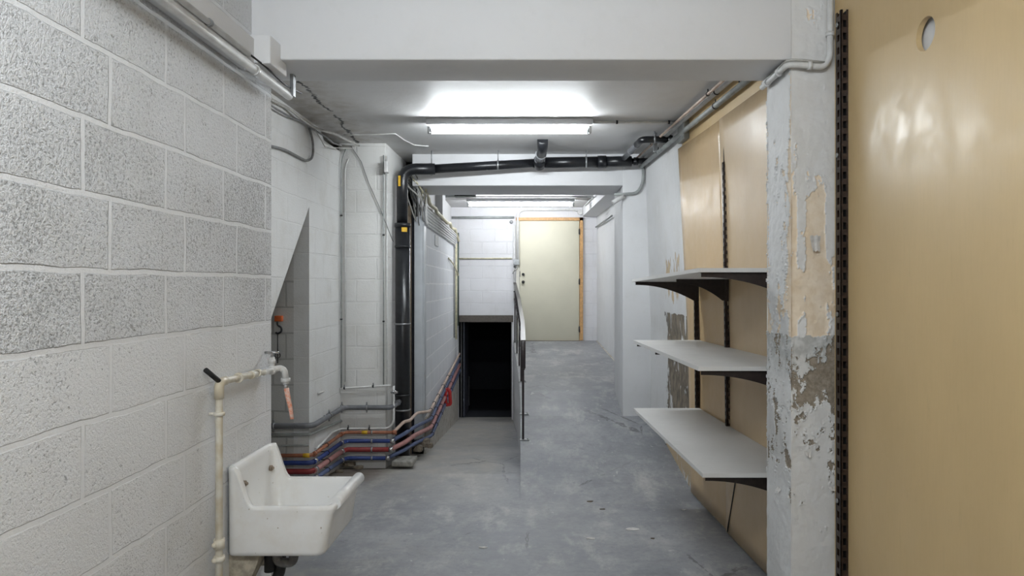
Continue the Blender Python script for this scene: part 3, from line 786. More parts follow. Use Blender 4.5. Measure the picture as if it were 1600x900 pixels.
run('red insulated pipe between the two blue ones', 'heating_pipe', ('red','redpale','red','redpale','chrome'), .021, .185, .150,
    [at(630,693,6.17), at(648,680,6.50), Vector((corX(7.15)+.06,7.15,zr(668,7.15))), Vector((corX(11)+.06,11,.33))], x_end=(611-VX)*6.03/F, off=.008, clipk=(.02,.12,.25,.4,.6))
run('blue grey insulated pipe, lowest of the four coloured pipes', 'heating_pipe', ('blue','bluegrey','blue','bluegrey','chrome'), .0175, .125, .075,
    [at(628,705,6.16), at(648,693,6.50), Vector((corX(7.15)+.065,7.15,zr(681,7.15))), Vector((corX(11)+.065,11,.24))], x_end=(606-VX)*6.03/F, off=.012, clipk=(.02,.12,.25,.4,.6))
# thick grey waste pipe
zg = .53
t = thing('waste_pipe', 'thick grey waste pipe above the coloured pipes entering the black stack', 'pipe', (XF,YF,zg))
m = MB(); m.tube([(-2.6,YF,zg),(XF,YF,zg),(XF,YC,zg-.01),(-1.275,YC,zg-.01),(-1.262,6.30,zg+.0)], .0215, 16, .07); m.build('pipe_run', 'greypipe', t)
for c, ax, wl in (((-2.0,YF,zg),(1,0,0),(0,1,0)), ((XF,YF+.42,zg-.003),(0,1,0),(-1,0,0)), ((-1.72+.0,YC,zg-.01),(1,0,0),(0,1,0)), ((( 573-VX)*YC/F,YC,zg-.01),(1,0,0),(0,1,0))):
    m = MB(); m.ring(c, ax, .0215, .016, th=.005); m.cyl(Vector(c)+Vector((0,0,.024)), Vector(c)+Vector((0,0,.05)), .007, 8); m.cyl(Vector(c)-Vector((0,0,.024)), Vector(c)-Vector((0,0,.045)), .007, 8); m.cyl(c, Vector(c)+Vector(wl)*.05, .005, 8); m.build('pipe_clamp', 'zinc', t)
m = MB(); m.ring((-1.266,6.22,zg-.003),(.02,.26,.01), .0215, .04, th=.006); m.build('collar', 'greypipe', t)
# pale pipes below it
pipe('water_pipe', [(-2.6,YF+.02,.46),(XR+.02,YF+.02,.46),(XR+.02,YC+.01,.40+.0)], .011, 'greypipe2', 'pale grey pipe just below the thick grey waste pipe', fillet=.03)
pipe('water_pipe', [(-2.6,YF+.03,.375),((480-VX)*YF/F,YF+.03,.375)], .007, 'greypipe2', 'thin pale grey pipe on the bare block wall above the orange pipe', fillet=.03)
# white loops on column
p = [at(493,702,5.30), at(502,694,5.45), at(514,676,5.78), at(526,670,6.07), at(606,669.5,6.07), at(615,661,6.07), at(615,603,6.07)]
p = [Vector((max(q.x, XR+.02), q.y, q.z)) for q in p]
pipe('water_pipe', p, .009, 'whitepipe', 'white pipe looping across the column foot up to the valve', fillet=.05,
     clips=[(Vector((( 544-VX)*6.07/F,6.07,at(544,669.7,6.07).z)),(1,0,0),(0,0,1)), (Vector((( 577-VX)*6.07/F,6.07,at(577,669.7,6.07).z)),(1,0,0),(0,0,1))])
p = [at(497,614,5.45), at(521,607.5,6.07), at(611,602,6.07)]; p[0].x = XR+.012
pipe('water_pipe', p, .008, 'whitepipe', 'white horizontal pipe across the column above the thick grey waste pipe', fillet=.02,
     clips=[(Vector((( 538-VX)*6.07/F,6.07,at(538,606.5,6.07).z)),(1,0,0),(0,0,1)), (Vector((( 583-VX)*6.07/F,6.07,at(583,603.7,6.07).z)),(1,0,0),(0,0,1))])
t = thing('shutoff_valve', 'small chrome shutoff valve on the white pipe beside the black stack', 'valve', at(616,613,6.03))
m = MB(); q = at(616,613,6.03); m.sphere(q, .018); m.cyl(q-Vector((.03,0,0)), q+Vector((.03,0,0)), .010); m.build('valve_body', 'chrome', t)
m = MB(); m.cyl(q, q+Vector((0,-.03,.01)), .005); m.cyl(q+Vector((-.02,-.035,.012)), q+Vector((.02,-.035,.012)), .006); m.build('handle', 'chrome', t)
# red loop hanging under the corridor pipes
q = Vector((corX(8.6)+.10, 8.6, .30))
t0 = at(699,618,8.6); 
m = MB()
pp = [Vector((corX(8.6)+.085,8.6,H-(s-VY)*8.6/F)) for s in (607,633)]
m.tube([pp[0]+Vector((0,0,0)), pp[0]+Vector((.035,0,-.03)), pp[1]+Vector((.045,0,.01)), pp[1]+Vector((-.015,0,0)), pp[0]+Vector((-.02,0,-.06)), pp[0]], .022, 10, .02)
solo('valve_handle', m, 'redvalve', 'red loop handle hanging on the pipes of the lower corridor', 'valve')

# white conduits on top of the corridor wall
names = ['topmost', 'second from the top', 'third from the top', 'fourth from the top', 'fifth from the top', 'lowest']
for i in range(6):
    z = H+.80-.0335*i; dy = .04*i
    p = [(corX(7.02)-.01,7.03,z),(corX(10.55-.0)+.013,10.6-dy,z)]
    p = [(corX(7.03)+.022,7.03,z),(corX(10.6)+.022,10.65-dy*.6,z),(corX(10.6)+.022,10.68-dy*.6,z-.05)]
    pipe('cable_conduit', p, .0105, 'whitepipe', names[i]+' of the six white conduits along the corridor wall top', 'conduit', 'white conduits on the corridor wall', fillet=.03, seg=10)
rnd = random.Random(3)
for i, (lab, mt, r) in enumerate([('yellowed foam cable resting above the white conduits', 'cable_y', .022), ('pale twisted cable behind the yellowed foam cable above the conduits', 'cable_w', .015)]):
    p = wob([(corX(7.0)+.02-.05*i,6.95,H+.95),(corX(7.6)+.02-.05*i,7.6,H+.87),(corX(9)+.02-.05*i,9,H+.87),(corX(10.9)+.03-.03*i,10.7,H+.85),(corX(11)+.04,11.0,H+.72)], .035, 11+i*7, 10)
    pipe('loose_cable', p, r, mt, lab, 'cable', fillet=0, seg=8)
# fan of cables by the bend
specs = [((628,275),(661,335),'cable_g','grey cable nearest the drain bend in the cable tangle'),((634,272),(664,322),'cable_w','white cable arching over the cable tangle to the conduits'),
         ((640,268),(655,352),'cable_g','grey cable hanging at the back of the cable tangle'),((643,275),(662,345),'cable_w','straight white cable slanting through the cable tangle'),
         ((646,280),(659,318),'cable_y','short yellowed cable in the cable tangle'),((650,285),(663,312),'cable_y','outer yellowed cable at the right of the cable tangle'),
         ((637,285),(650,340),'cable_k','black cable low in the cable tangle')]
specs += [((631,268),(652,338),'cable_g','grey cable second from the drain bend in the cable tangle'),((648,272),(661,330),'cable_g','grey cable just left of the yellowed cables in the cable tangle'),
          ((636,290),(656,330),'cable_w','short white cable crossing the middle of the cable tangle'),((644,262),(665,318),'cable_y','long yellowed cable at the top of the cable tangle')]
for i, (a, b, mt, lab) in enumerate(specs):
    A = at(a[0], a[1], 6.56); B = at(b[0], b[1], 6.98)
    mid = A.lerp(B, .5)+Vector((.02+.006*i, 0, .03*math.sin(i*2.1)))
    p = wob([A, mid, B], .012, 30+i, 8)
    pipe('loose_cable', p, .0075 if i % 2 else .006, mt, lab, 'cable', 'cable tangle beside the drain bend', fillet=0, seg=8)
pipe('ceiling_wire', wob([(-1.62,5.75,CZ-.004),(-1.18,5.70,CZ-.004),(-1.15,5.95,CZ-.004),(-1.10,6.15,CZ-.004),(-.98,6.2,CZ-.004)], .004, 21), .005, 'whitepipe', 'thin white wire crooked across the ceiling above the block column', 'cable', fillet=0, seg=8)
rt = random.Random(12)
tw = ['lying deepest','second deepest','third deepest','fourth deepest','fifth deepest','sixth deepest','seventh deepest','eighth deepest']
for i in range(8):
    A = at(633+rt.random()*16, 266+rt.random()*14, 6.62+.03*i); B = at(648+rt.random()*13, 318+rt.random()*30, 6.97)
    mid = A.lerp(B, .5)+Vector((rt.uniform(-.04,.03), 0, rt.uniform(-.05,.05)))
    pipe('loose_cable', wob([A, mid, B], .02, 60+i, 8), .006, ['cable_g','cable_g','cable_w','cable_k'][i % 4], 'thin cable %s in the cable tangle behind the black drain bend' % tw[i], 'cable', 'cable tangle beside the drain bend', fillet=0, seg=8)
pipe('cable_conduit', [(corX(7)+.03,6.99,H+.98),(corX(7)+.03,6.99,H+.66),(corX(7.05)+.035,7.05,H+.62)], .011, 'whitepipe', 'short white vertical conduit closing the near end of the six conduits', 'conduit', fillet=.03)
# vertical stuff at the corridor end
pipe('cable_conduit', [(corX(10.75)+.02,10.75,H+.66),(corX(10.75)+.02,10.75,H-.85)], .018, 'cable_y', 'yellowed vertical conduit at the far end of the corridor wall', 'conduit', seg=10)
pipe('cable_conduit', [(corX(11)+.03,11.02,H+.85),(corX(11)+.03,11.02,H-.65)], .014, simple('dark_green_pipe',(.10,.13,.11),.5), 'dark green vertical pipe in the far left corner', 'pipe', seg=10)
pipe('cable_conduit', [(corX(10.45)+.014,10.45,H+.63),(corX(10.45)+.014,10.45,H-.8)], .008, 'cable_g', 'thin dark vertical cable beside the yellowed conduit', 'cable', seg=8)
pipe('loose_cable', wob([(corX(9.6)+.01,9.6,H+.385),(corX(10.3)+.03,10.3,H+.30),(corX(10.8)+.05,10.8,H+.16)], .008, 4), .010, 'cable_y', 'short yellowed cable end sticking out of the corridor wall', 'cable', fillet=0)
m = MB(); mmY = 7.9; m.box((corX(8.1)-.002,8.0,H+.47),(corX(8.1)+.012,8.28,H+.60)); solo('wall_label', m, 'boxgrey', 'small grey plate under the conduits on the corridor wall', 'plate')
# far wall conduits
pipe('conduit_pipe', [(-1.37,11.07,H+1.10),(-.36,11.07,H+1.105)], .020, 'greypipe2', 'grey horizontal pipe across the far wall beside the door top', fillet=.02)
pipe('conduit_pipe', [(-1.28,11.085,H+.437),(-.40,11.085,H+.44)], .011, 'cable_y', 'yellowed horizontal conduit halfway up the far wall', fillet=.02)
pipe('conduit_pipe', [(-.355,11.06,H+.98),(-.355,11.06,H-.3)], .012, 'whitepipe', 'white vertical conduit left of the cream door', clips=[((-.355,11.06,H+.3),(0,0,1),(0,1,0)),((-.355,11.06,H-.1),(0,0,1),(0,1,0))])
pipe('conduit_pipe', [(-.30,11.02,H+.42),(-.30,11.02,H+1.16),(-.22,11.02,H+1.22),(.60,11.04,H+1.225),(.68,11.05,H+1.20)], .016, 'whitepipe', 'white conduit looping over the cream door to the round box', fillet=.05)
t = thing('junction_box', 'grey junction box beside the cream door with a cable below', 'junction box', (-.33,11.0,H+.33))
m = MB(); m.box((-.37,10.99,H+.33),(-.275,11.04,H+.42), bev=.006); m.build('box_body', 'boxgrey', t)
m = MB(); m.tube([(-.32,11.02,H+.33),(-.31,11.02,H+.27),(-.37,11.03,H+.24),(-.38,11.05,H+.19)], .009, 8, .03); m.build('cable_tail', 'cable_w', t)
m = MB(); m.cyl((.71,11.09,H+1.19),(.71,11.04,H+1.19), .045, 20); m.cyl((.71,11.04,H+1.19),(.71,11.03,H+1.19), .038, 20); solo('junction_box', m, 'whitepipe', 'round white junction box above the right end of the door', 'junction box')
m = MB(); m.sphere((-.405,11.07,H+1.03), .03, sq=(1,.6,1)); solo('wall_sensor', m, 'zinc', 'small round grey fitting on the far wall left of the door top', 'fitting')
pipe('conduit_pipe', [(-1.25,9.36,CZ-.055),(.74,9.36,CZ-.055),(.80,9.5,CZ-.04),(.765,10.6,CZ-.03)], .009, 'greypipe2', 'thin grey conduit crossing the far ceiling before the far batten light', fillet=.03)

# ================================================================== RIGHT CEILING CONDUITS
def rc(y, dz, dx): return Vector((rwX(y, H+1.2)-dx, y, CZ-dz))
for i, (dz, dx, r, mt, lab) in enumerate([(.035,.05,.017,'whitepipe','white conduit tight in the right ceiling corner'),
        (.045,.10,.010,'copper_pale','thin brownish conduit between the two thick right ceiling conduits'),
        (.115,.045,.019,'greypipe2','thick grey conduit hanging lowest along the right ceiling corner')]):
    pipe('conduit_pipe', [rc(3.14,dz,dx), rc(5.0,dz,dx), rc(6.58,dz+.01,dx)], r, mt, lab, 'pipe', 'conduits along the right ceiling corner', fillet=0,
         clips=[(rc(4.35+.02*i,dz,dx),(0,1,0),(0,0,1)), (rc(5.9,dz,dx),(0,1,0),(0,0,1))])
m = MB(); q = rc(3.95,.0,.06); m.cyl((q.x,q.y,CZ),(q.x+.01,q.y,CZ-.10), .005, 8); solo('pipe_hanger', m, 'darkmetal', 'dark thin hanger rod beside the right ceiling conduits', 'hanger')
m = MB(); a = rc(5.15,.07,.02); m.box((a.x-.03,5.1,a.z-.10),(a.x+.02,5.32,a.z+.04), bev=.01); solo('junction_box', m, 'greypipe2', 'small grey fitting at the tan panel top under the ceiling conduits', 'fitting')
m = MB(); a = rc(5.7,.02,.12); m.box((a.x-.015,5.68,CZ-.15),(a.x+.015,5.72,CZ)); solo('pipe_hanger', m, 'zinc', 'flat grey hanger strip where the bent branch pipe meets the right wall', 'hanger')
pipe('conduit_pipe', [(.44,5.25,CZ-.015),(.60,5.25,CZ-.015),(1.14,5.25,CZ-.015)], .010, 'whitepipe', 'thin white conduit across the ceiling from the near batten light to the right wall', clips=[((.62,5.25,CZ-.015),(1,0,0),(0,0,.3)),((1.02,5.25,CZ-.015),(1,0,0),(0,0,.3))])
p = [at(1005,258,6.58), at(1005,285,6.575), at(996,302,6.575), at(960,304,6.575)]
pipe('conduit_pipe', p, .014, 'greypipe2', 'grey cable bending down the far pilaster from the black run end', 'pipe', fillet=.09)
m = MB(); q = at(962,311,6.56); m.tube([at(957,317,6.55), at(975,306,6.58)], .022, 10); solo('pipe_stub', m, 'whitepipe', 'white cable clamp on the face of the far pilaster', 'clamp')
pipe('conduit_pipe', [(1.02,9.2,H+.94),(.96,11.0,H+.94)], .012, 'greypipe2', 'short grey conduit high on the far right wall')
# near pilaster conduit
p = [(1.205,2.80,CZ-.01),(1.205,2.80,H+.935),(1.18,2.80,H+.895),(1.08,2.80,H+.905),(1.035,2.815,H+.91),(1.03,2.86,H+.905),(1.032,3.12,H+.905)]
t = thing('conduit_pipe', 'white painted conduit bending round the top of the peeling pilaster', 'pipe', (1.1,2.8,H+.9))
m = MB(); m.tube(p, .0125, 12, .05); m.build('conduit', 'whitepipe', t)
m = MB(); m.tube([(a_+.0 if False else q_[0]-.0, q_[1]-.004, q_[2]+.018) for q_ in p[2:]], .006, 8, .05); m.build('cable', 'cable_w', t)
for c, ax in (((1.205,2.80,H+1.03),(0,0,1)), ((1.03,2.90,H+.905),(0,1,0)), ((1.03,3.05,H+.905),(0,1,0)), ((1.12,2.80,H+.902),(1,0,0))):
    m = MB(); m.ring(c, ax, .0125, .016, th=.005); m.build('pipe_clip', 'whitepipe', t)

# ================================================================== TAN PANELS
def holed_panel():
    X0, X1 = 1.234, 1.252
    ya_, yb_, za, zb = -1.5, 2.822, .0, CZ-.004
    hy, hz, hr = 2.165, H+.798, .053
    bm = bmesh.new()
    rect = [bm.verts.new((X0, a, b)) for a, b in ((ya_,za),(yb_,za),(yb_,zb),(ya_,zb))]
    circ = [bm.verts.new((X0, hy+hr*math.cos(k*math.pi/24), hz+hr*math.sin(k*math.pi/24))) for k in range(48)]
    E = [bm.edges.new((rect[i], rect[(i+1) % 4])) for i in range(4)]+[bm.edges.new((circ[i], circ[(i+1) % 48])) for i in range(48)]
    bmesh.ops.triangle_fill(bm, edges=E, use_beauty=True)
    g = bmesh.ops.extrude_face_region(bm, geom=bm.faces[:])
    for e in g['geom']:
        if isinstance(e, bmesh.types.BMVert): e.co.x = X1
    bmesh.ops.recalc_face_normals(bm, faces=bm.faces)
    mb = MB(); bm.verts.ensure_lookup_table(); bm.verts.index_update()
    mb.add([v.co.copy() for v in bm.verts], [tuple(v.index for v in f.verts) for f in bm.faces]); bm.free()
    return mb
solo('wall_panel', holed_panel(), 'tan', 'large tan melamine panel with a round hole, at the near right', 'wall panel')

def upright(x0, y0, z0, z1, label, lean=0.0, w=.032, d=.028, tip=False, group='slotted shelf uprights'):
    """U-shaped slotted post: web faces -X, flanges along Y ends; slots in web and near flange"""
    t = thing('slotted_upright', label, 'shelf upright', (x0, y0, z0), group)
    m_ = MB()
    hgt = z1-z0; pitch = .05; n_ = int(hgt/pitch)
    def L(z): return lean*(z-z0)
    th = .003
    def frame(ax):  # a strip with rectangular slots built as ladder
        for i in range(n_+1):
            za = z0+i*pitch; zb = min(za+.022, z1); zc2 = min(za+pitch, z1)
            if ax == 'web':
                m_.box((x0-d+L(za), y0, za),(x0-d+th+L(za), y0+w, zb))
                if zc2 > zb:
                    m_.box((x0-d+L(zb), y0, zb),(x0-d+th+L(zb), y0+w*.28, zc2)); m_.box((x0-d+L(zb), y0+w*.72, zb),(x0-d+th+L(zb), y0+w, zc2))
            else:
                m_.box((x0-d+L(za), y0, za),(x0+L(za), y0+th, zb))
                if zc2 > zb:
                    m_.box((x0-d+L(zb), y0, zb),(x0-d*.70+L(zb), y0+th, zc2)); m_.box((x0-d*.25+L(zb), y0, zb),(x0+L(zb), y0+th, zc2))
    frame('web'); frame('flange')
    m_.box((x0-d+L(z0), y0+w-th, z0),(x0+L(z0), y0+w, z1)) if lean == 0 else m_.prism([(x0-d, y0+w-th, z0),(x0, y0+w-th, z0),(x0+L(z1), y0+w-th, z1),(x0-d+L(z1), y0+w-th, z1)], (0,th,0))
    m_.prism([(x0-.004, y0+th, z0),(x0, y0+th, z0),(x0+L(z1), y0+th, z1),(x0-.004+L(z1), y0+th, z1)], (0,w-2*th,0), 1)
    m_.build('slotted_post', ['rail', 'railslot'], t)
    if tip:
        q_ = MB(); xx = x0-d*.6+L(z1); q_.box((xx-.006,y0+.008,z1-.01),(xx+.004,y0+.022,z1+.115)); q_.build('top_rod', 'rail', t)
    return t
t = upright(1.234, 2.70, -.0, H+1.092, 'tall dark slotted upright on the edge of the holed tan panel', w=.046, d=.030)
for z in (H+1.04, H+.52, H-.115, H-.86):
    m = MB(); m.cyl((1.2035,2.727,z),(1.1985,2.727,z), .009, 12); m.build('screw', 'zinc', t)

def wallpanel(y0, y1, z0, z1, mat_, label, bow, thick=.008, ztop2=None, yl_top=None, yl_bot=None):
    ny, nz = 14, 26; mb = MB(); g = []
    for s in (0, 1):
        for j in range(nz+1):
            for i in range(ny+1):
                u = i/ny; v = j/nz
                z = z0(u)+(z1(u)-z0(u))*v
                ya2 = y0; yb2 = y1
                if yl_top is not None: yb2 = y1+(yl_top-y1)*v
                y = ya2+(yb2-ya2)*u
                x = rwX(y, z)-.010-bow(u, v)+(thick if s == 0 else 0)-thick
                g.append((x, y, z))
    W = ny+1; T = W*(nz+1); fs = []
    for j in range(nz):
        for i in range(ny):
            a = j*W+i
            fs.append((a, a+1, a+W+1, a+W)); fs.append((a+T, a+T+W, a+T+W+1, a+T+1))
    for i in range(ny):
        fs.append((i, i+T, i+1+T, i+1)); b = nz*W+i; fs.append((b, b+1, b+1+T, b+T))
    for j in range(nz):
        a = j*W; fs.append((a, a+W, a+W+T, a+T)); b = a+ny; fs.append((b, b+T, b+W+T, b+W))
    mb.add(g, fs, True)
    return solo('wall_panel', mb, mat_, label, 'wall panel')
wallpanel(3.16, 4.415, lambda u: .01, lambda u: 2.672, 'tan2', 'pale tan panel behind the shelves, nearest the peeling pilaster', lambda u, v: .004+.003*math.sin(v*5))
wallpanel(4.395, 5.22, lambda u: .02+.0*u, lambda u: 2.672, 'tan3', 'darker tan panel behind the far half of the shelves', lambda u, v: -.004+.012*u*u*v, yl_top=5.36)
# strip above them
m = MB()
for a, b in ((3.16,4.3),(4.3,5.3)):
    m.prism([(rwX(a,2.75)-.008,a,2.665),(rwX(b,2.75)-.008,b,2.665),(rwX(b,2.75)-.003,b,2.665),(rwX(a,2.75)-.003,a,2.665)], (0,0,CZ-.003-2.665))
solo('wall_panel', m, 'tan', 'narrow tan strip above the two panels under the ceiling conduits', 'wall panel')

# uprights behind the shelves
def upr(y, z0, z1, label, tip=False): 
    return upright(rwX(y, .8)-.016, y, z0, z1, label, lean=-.012, tip=tip, w=.030, d=.030)
upr(4.33, .55, H+.785, 'dark slotted upright at the middle of the shelves, topped by a thin rod', True)
upr(4.98, .60, H+.10, 'dark slotted upright at the far end of the shelves')
upr(3.33, .55, H+.10, 'dark slotted upright at the near end of the shelves behind the pilaster')
m = MB(); q = at(1080,407,5.22); m.box((q.x-.006,5.20,q.z-.05),(q.x+.008,5.24,q.z+.055)); solo('metal_clip', m, 'zinc', 'small grey metal strip at the tan panel edge above the top shelf', 'clip')

# ================================================================== SHELVES
def shelf(zn, zf, xn, xf, label, th=.020):
    yn, yf = 3.25, 4.97
    mb = MB()
    xb = lambda y: rwX(y, zn)-.014-.012
    P = [(xn,yn,zn),(xb(yn),yn,zn),(xb(yf),yf,zf),(xf,yf,zf)]
    mb.prism([Vector(p)-Vector((0,0,th)) for p in P], (0,0,th))
    o = solo('shelf_board', mb, 'shelf', label, 'shelf', 'white shelf boards')
    return o
def bracket(y, zt, xt, label, hgt=.135, plate=.003):
    xw = rwX(y, zt)-.045
    L_ = xw-xt; mb = MB()
    top = []; n_ = 14; P = [(xw, y, zt), (xt, y, zt), (xt, y, zt-.022)]
    for k in range(1, n_+1):
        u = k/n_
        P.append((xt+(L_-.02)*u, y, zt-.022-(hgt-.022)*(u**2.1)))
    P.append((xw, y, zt-hgt))
    # mesh as quad strip between top edge and lower curve
    low = P[2:]; vs = []; fs = []
    for q_ in low: vs += [(q_[0], y, zt), (q_[0], y, q_[2]), (q_[0], y+plate, zt), (q_[0], y+plate, q_[2])]
    for i in range(len(low)-1):
        a = i*4; b = a+4
        fs += [(a,b,b+1,a+1),(a+2,a+3,b+3,b+2),(a,a+2,b+2,b),(a+1,b+1,b+3,a+3)]
    fs += [(0,1,3,2), tuple((len(low)-1)*4+k for k in (0,2,3,1))]
    mb.add(vs, fs)
    mb.box((xt, y-.012, zt-.003),(xw, y+.014, zt))     # top flange
    mb.box((xw-.004, y-.004, zt-hgt),(xw+.018, y+.010, zt-.0)) 
    return solo('shelf_bracket', mb, 'bracket', label, 'shelf bracket', 'curved dark shelf brackets')
SH = [(H+.083, H+.045, .772, .695, 'top'), (H-.387, H-.398, .771, .706, 'middle'), (H-.895, H-.893, .792, .708, 'bottom')]
for zn, zf, xn, xf, nm in SH:
    shelf(zn, zf, xn, xf, {'top': 'top white shelf board, seen from slightly below', 'middle': 'middle white shelf board of the three', 'bottom': 'bottom white shelf board, lowest above the floor'}[nm])
    for y, wh in ((3.275,'near'), (4.31,'middle'), (4.93,'far')):
        k = (y-3.25)/1.72; z = zn+(zf-zn)*k-.0205; x = xn+(xf-xn)*k
        bracket(y, z, x+.02+(.14 if wh == 'middle' and nm == 'top' else .0), 'dark curved bracket under the %s end of the %s shelf' % (wh, nm) if wh != 'middle' else 'dark curved bracket under the middle of the %s shelf' % nm)
m = MB(); q = at(1107,415,4.3); m.box((q.x-.035,4.26,H+.0625),(q.x+.03,4.34,H+.071), bev=.003); solo('metal_washer', m, 'darkmetal', 'small dark flat item lying on the top shelf', 'item')
m = MB(); m.tube(wob([(rwX(4.25)-.032,4.25,.66),(rwX(4.2)-.03,4.22,.4),(rwX(4.3)-.03,4.38,.02)], .004, 2), .004, 8); solo('loose_cable', m, 'cable_k', 'dark thin cable hanging down the tan panel below the bottom shelf', 'cable')

# ================================================================== SINK
def sink():
    x0, x1 = XL+.004, -.765; y0, y1 = 2.585, 3.0
    zt, zrim, zbot = H-.690, H-.838, H-1.03
    t = thing('utility_sink', 'white ceramic wall sink with a high back on the left wall', 'sink', (x0, (y0+y1)/2, zbot))
    def loop(ix0, ix1, iy0, iy1, r, zf, n=8):
        pts = []
        def arc(cx, cy, a0):
            for k in range(n+1):
                a = a0+math.pi/2*k/n; pts.append((cx+r*math.cos(a), cy+r*math.sin(a)))
        arc(ix1-r, iy1-r, 0)
        for k in range(1, 24): 
            u = 1-k/24; pts.append((ix0+r+(ix1-ix0-2*r)*u**1.7, iy1))
        arc(ix0+r, iy1-r, math.pi/2)
        for k in range(1, 6): pts.append((ix0, iy1-r-(iy1-iy0-2*r)*k/6))
        arc(ix0+r, iy0+r, math.pi)
        for k in range(1, 24):
            u = k/24; pts.append((ix0+r+(ix1-ix0-2*r)*u**1.7, iy0))
        arc(ix1-r, iy0+r, -math.pi/2)
        for k in range(1, 6): pts.append((ix1, iy0+r+(iy1-iy0-2*r)*k/6))
        return [(x, y, zf(x)) for x, y in pts]
    def rim(x):
        u = (x-x0)
        if u < .032: return zt
        if u > .10: return zrim
        s = (u-.032)/.068
        return zt+(zrim-zt)*(1-(1-s)**2.6 if False else (s*s*(3-2*s))**.75)
    rings = []
    T = .020
    rings.append(loop(x0, x1-.06, y0+.02, y1-.02, .02, lambda x: zbot))
    rings.append(loop(x0, x1-.045, y0+.004, y1-.004, .035, lambda x: zbot+.004))
    rings.append(loop(x0, x1-.036, y0, y1, .035, lambda x: zbot+.02))
    rings.append(loop(x0, x1-.020, y0, y1, .035, lambda x: zbot+.12))
    rings.append(loop(x0, x1-.010, y0, y1, .03, lambda x: rim(x)-.035))
    rings.append(loop(x0, x1, y0-.002, y1+.002, .03, lambda x: rim(x)-.016))
    rings.append(loop(x0, x1+.001, y0-.002, y1+.002, .03, lambda x: rim(x)-.006))
    rings.append(loop(x0+.003, x1-.006, y0+.004, y1-.004, .028, lambda x: rim(x)))
    rings.append(loop(x0+.014, x1-.022, y0+.014, y1-.014, .024, lambda x: rim(x)))
    rings.append(loop(x0+.022, x1-.032, y0+.021, y1-.021, .022, lambda x: rim(x-.006)-.008))
    rings.append(loop(x0+.028, x1-.040, y0+.026, y1-.026, .025, lambda x: min(rim(x-.006)-.03, rim(x-.006)-.03)))
    rings.append(loop(x0+.034, x1-.050, y0+.032, y1-.032, .04, lambda x: zbot+.06))
    rings.append(loop(x0+.06, x1-.08, y0+.06, y1-.06, .04, lambda x: zbot+.03))
    mb = MB(); n = len(rings[0])
    for r_ in rings: mb.v += [Vector(p) for p in r_]
    for i in range(len(rings)-1):
        for k in range(n):
            k2 = (k+1) % n; mb.face((i*n+k, i*n+k2, (i+1)*n+k2, (i+1)*n+k), True)
    mb.face(tuple(range(n)), False); b = (len(rings)-1)*n; mb.face(tuple(b+k for k in range(n)), False)
    mb.build('basin', 'ceramic', t)
    q = MB(); q.tube([(x1-.012, y0+.045, zrim-.004),(x1-.012, y1-.01, zrim-.004)], .0235, 16, rfun=lambda s: 1+.02*math.sin(s*20)); q.build('rim_guard', simple('white_rubber_guard', (.84,.84,.84), .35, 0, .05, 20), t)
    for yy in (y0+.085, y1-.065):
        q = MB(); zz = H-.775 if yy < 2.8 else H-.785
        q.cyl((x0+.030, yy, zz),(x0+.040, yy, zz), .012, 14); q.sphere((x0+.043, yy, zz), .007)
        f_ = q.build('fixing_bolt', simple('rusty_bolt', (.30,.24,.18), .5, .3), t)
    q = MB(); c = Vector((-1.055, 2.70, zbot))
    q.tube([(c.x,c.y,zbot+.005),(c.x,c.y,zbot-.10)], .020, 16); q.build('drain_outlet', 'blackmat', t)
    q = MB(); q.tube([(-1.01,2.66,zbot+.005),(-1.01,2.66,zbot-.05),(-.945,2.66,zbot-.05),(-.945,2.66,zbot+.0)][::-1], .018, 16, .03); q.build('trap', simple('dirty_grey_trap', (.16,.155,.15), .5, 0, .2), t)
    q = MB(); q.tube([(-1.02,2.72,zbot),(-1.02,2.72,zbot-.13),(-1.10,2.75,zbot-.2),(-1.14,2.78,.02)], .022, 14, .05); q.build('waste_pipe', 'blackmat', t)
    for ya_, yb_ in ((2.62,2.70),(2.90,2.97)):
        q = MB(); q.prism([(XL+.001,ya_,zbot-.002),(XL+.12,ya_,zbot-.002),(XL+.10,ya_,zbot-.06),(XL+.05,ya_,zbot-.16),(XL+.001,ya_,zbot-.16)], (0,yb_-ya_,0)); q.build('support_bracket', simple('stained_plaster_bracket', (.50,.45,.36), .8, 0, .2), t)
sink()
# water supply and tap
xp, yp = -1.143, 2.46
zt_ = H-.348
t = thing('supply_pipe', 'yellowed white supply pipe rising beside the sink and turning to the tap', 'pipe', (xp, yp, 0))
m = MB(); m.tube([(xp,yp,.0),(xp,yp,zt_),(xp,2.88,zt_-.016)], .0125, 16, .03); m.build('pipe_run', 'creampipe', t)
m = MB(); m.tube([(xp,yp,zt_-.06),(xp,yp,zt_-.001),(xp,yp+.05,zt_-.002)], .0165, 16, .025); m.build('elbow', 'creampipe', t)
for c, ax, r_, w_ in (((xp,yp,zt_-.115),(0,0,1),.0125,.012), ((xp,2.62,zt_-.006),(0,1,0),.0125,.012)):
    q = MB(); q.ring(c, ax, r_, w_, th=.007); q.cyl(Vector(c)+Vector((-.018,0,0)), (XL+.001,c[1],c[2]), .006, 8); q.build('pipe_clip', 'creampipe', t)
for yy in (2.74, 2.80): 
    q = MB(); q.ring((xp,yy,zt_-.011),(0,1,0), .0125, .02, th=.004); q.build('joint_sleeve', 'creampipe', t)
for zz in (H-.93, H-.985): 
    q = MB(); q.ring((xp,yp,zz),(0,0,1), .0125, .035 if zz > .64 else .02, th=.0065); q.sphere((xp-.01,yp-.018,zz), .009); q.build('joint_sleeve', 'creampipe', t)
t = thing('water_tap', 'old white tap with cross handle above the sink', 'tap', (xp, 2.90, zt_-.03))
b0 = Vector((xp,2.90,zt_-.017))
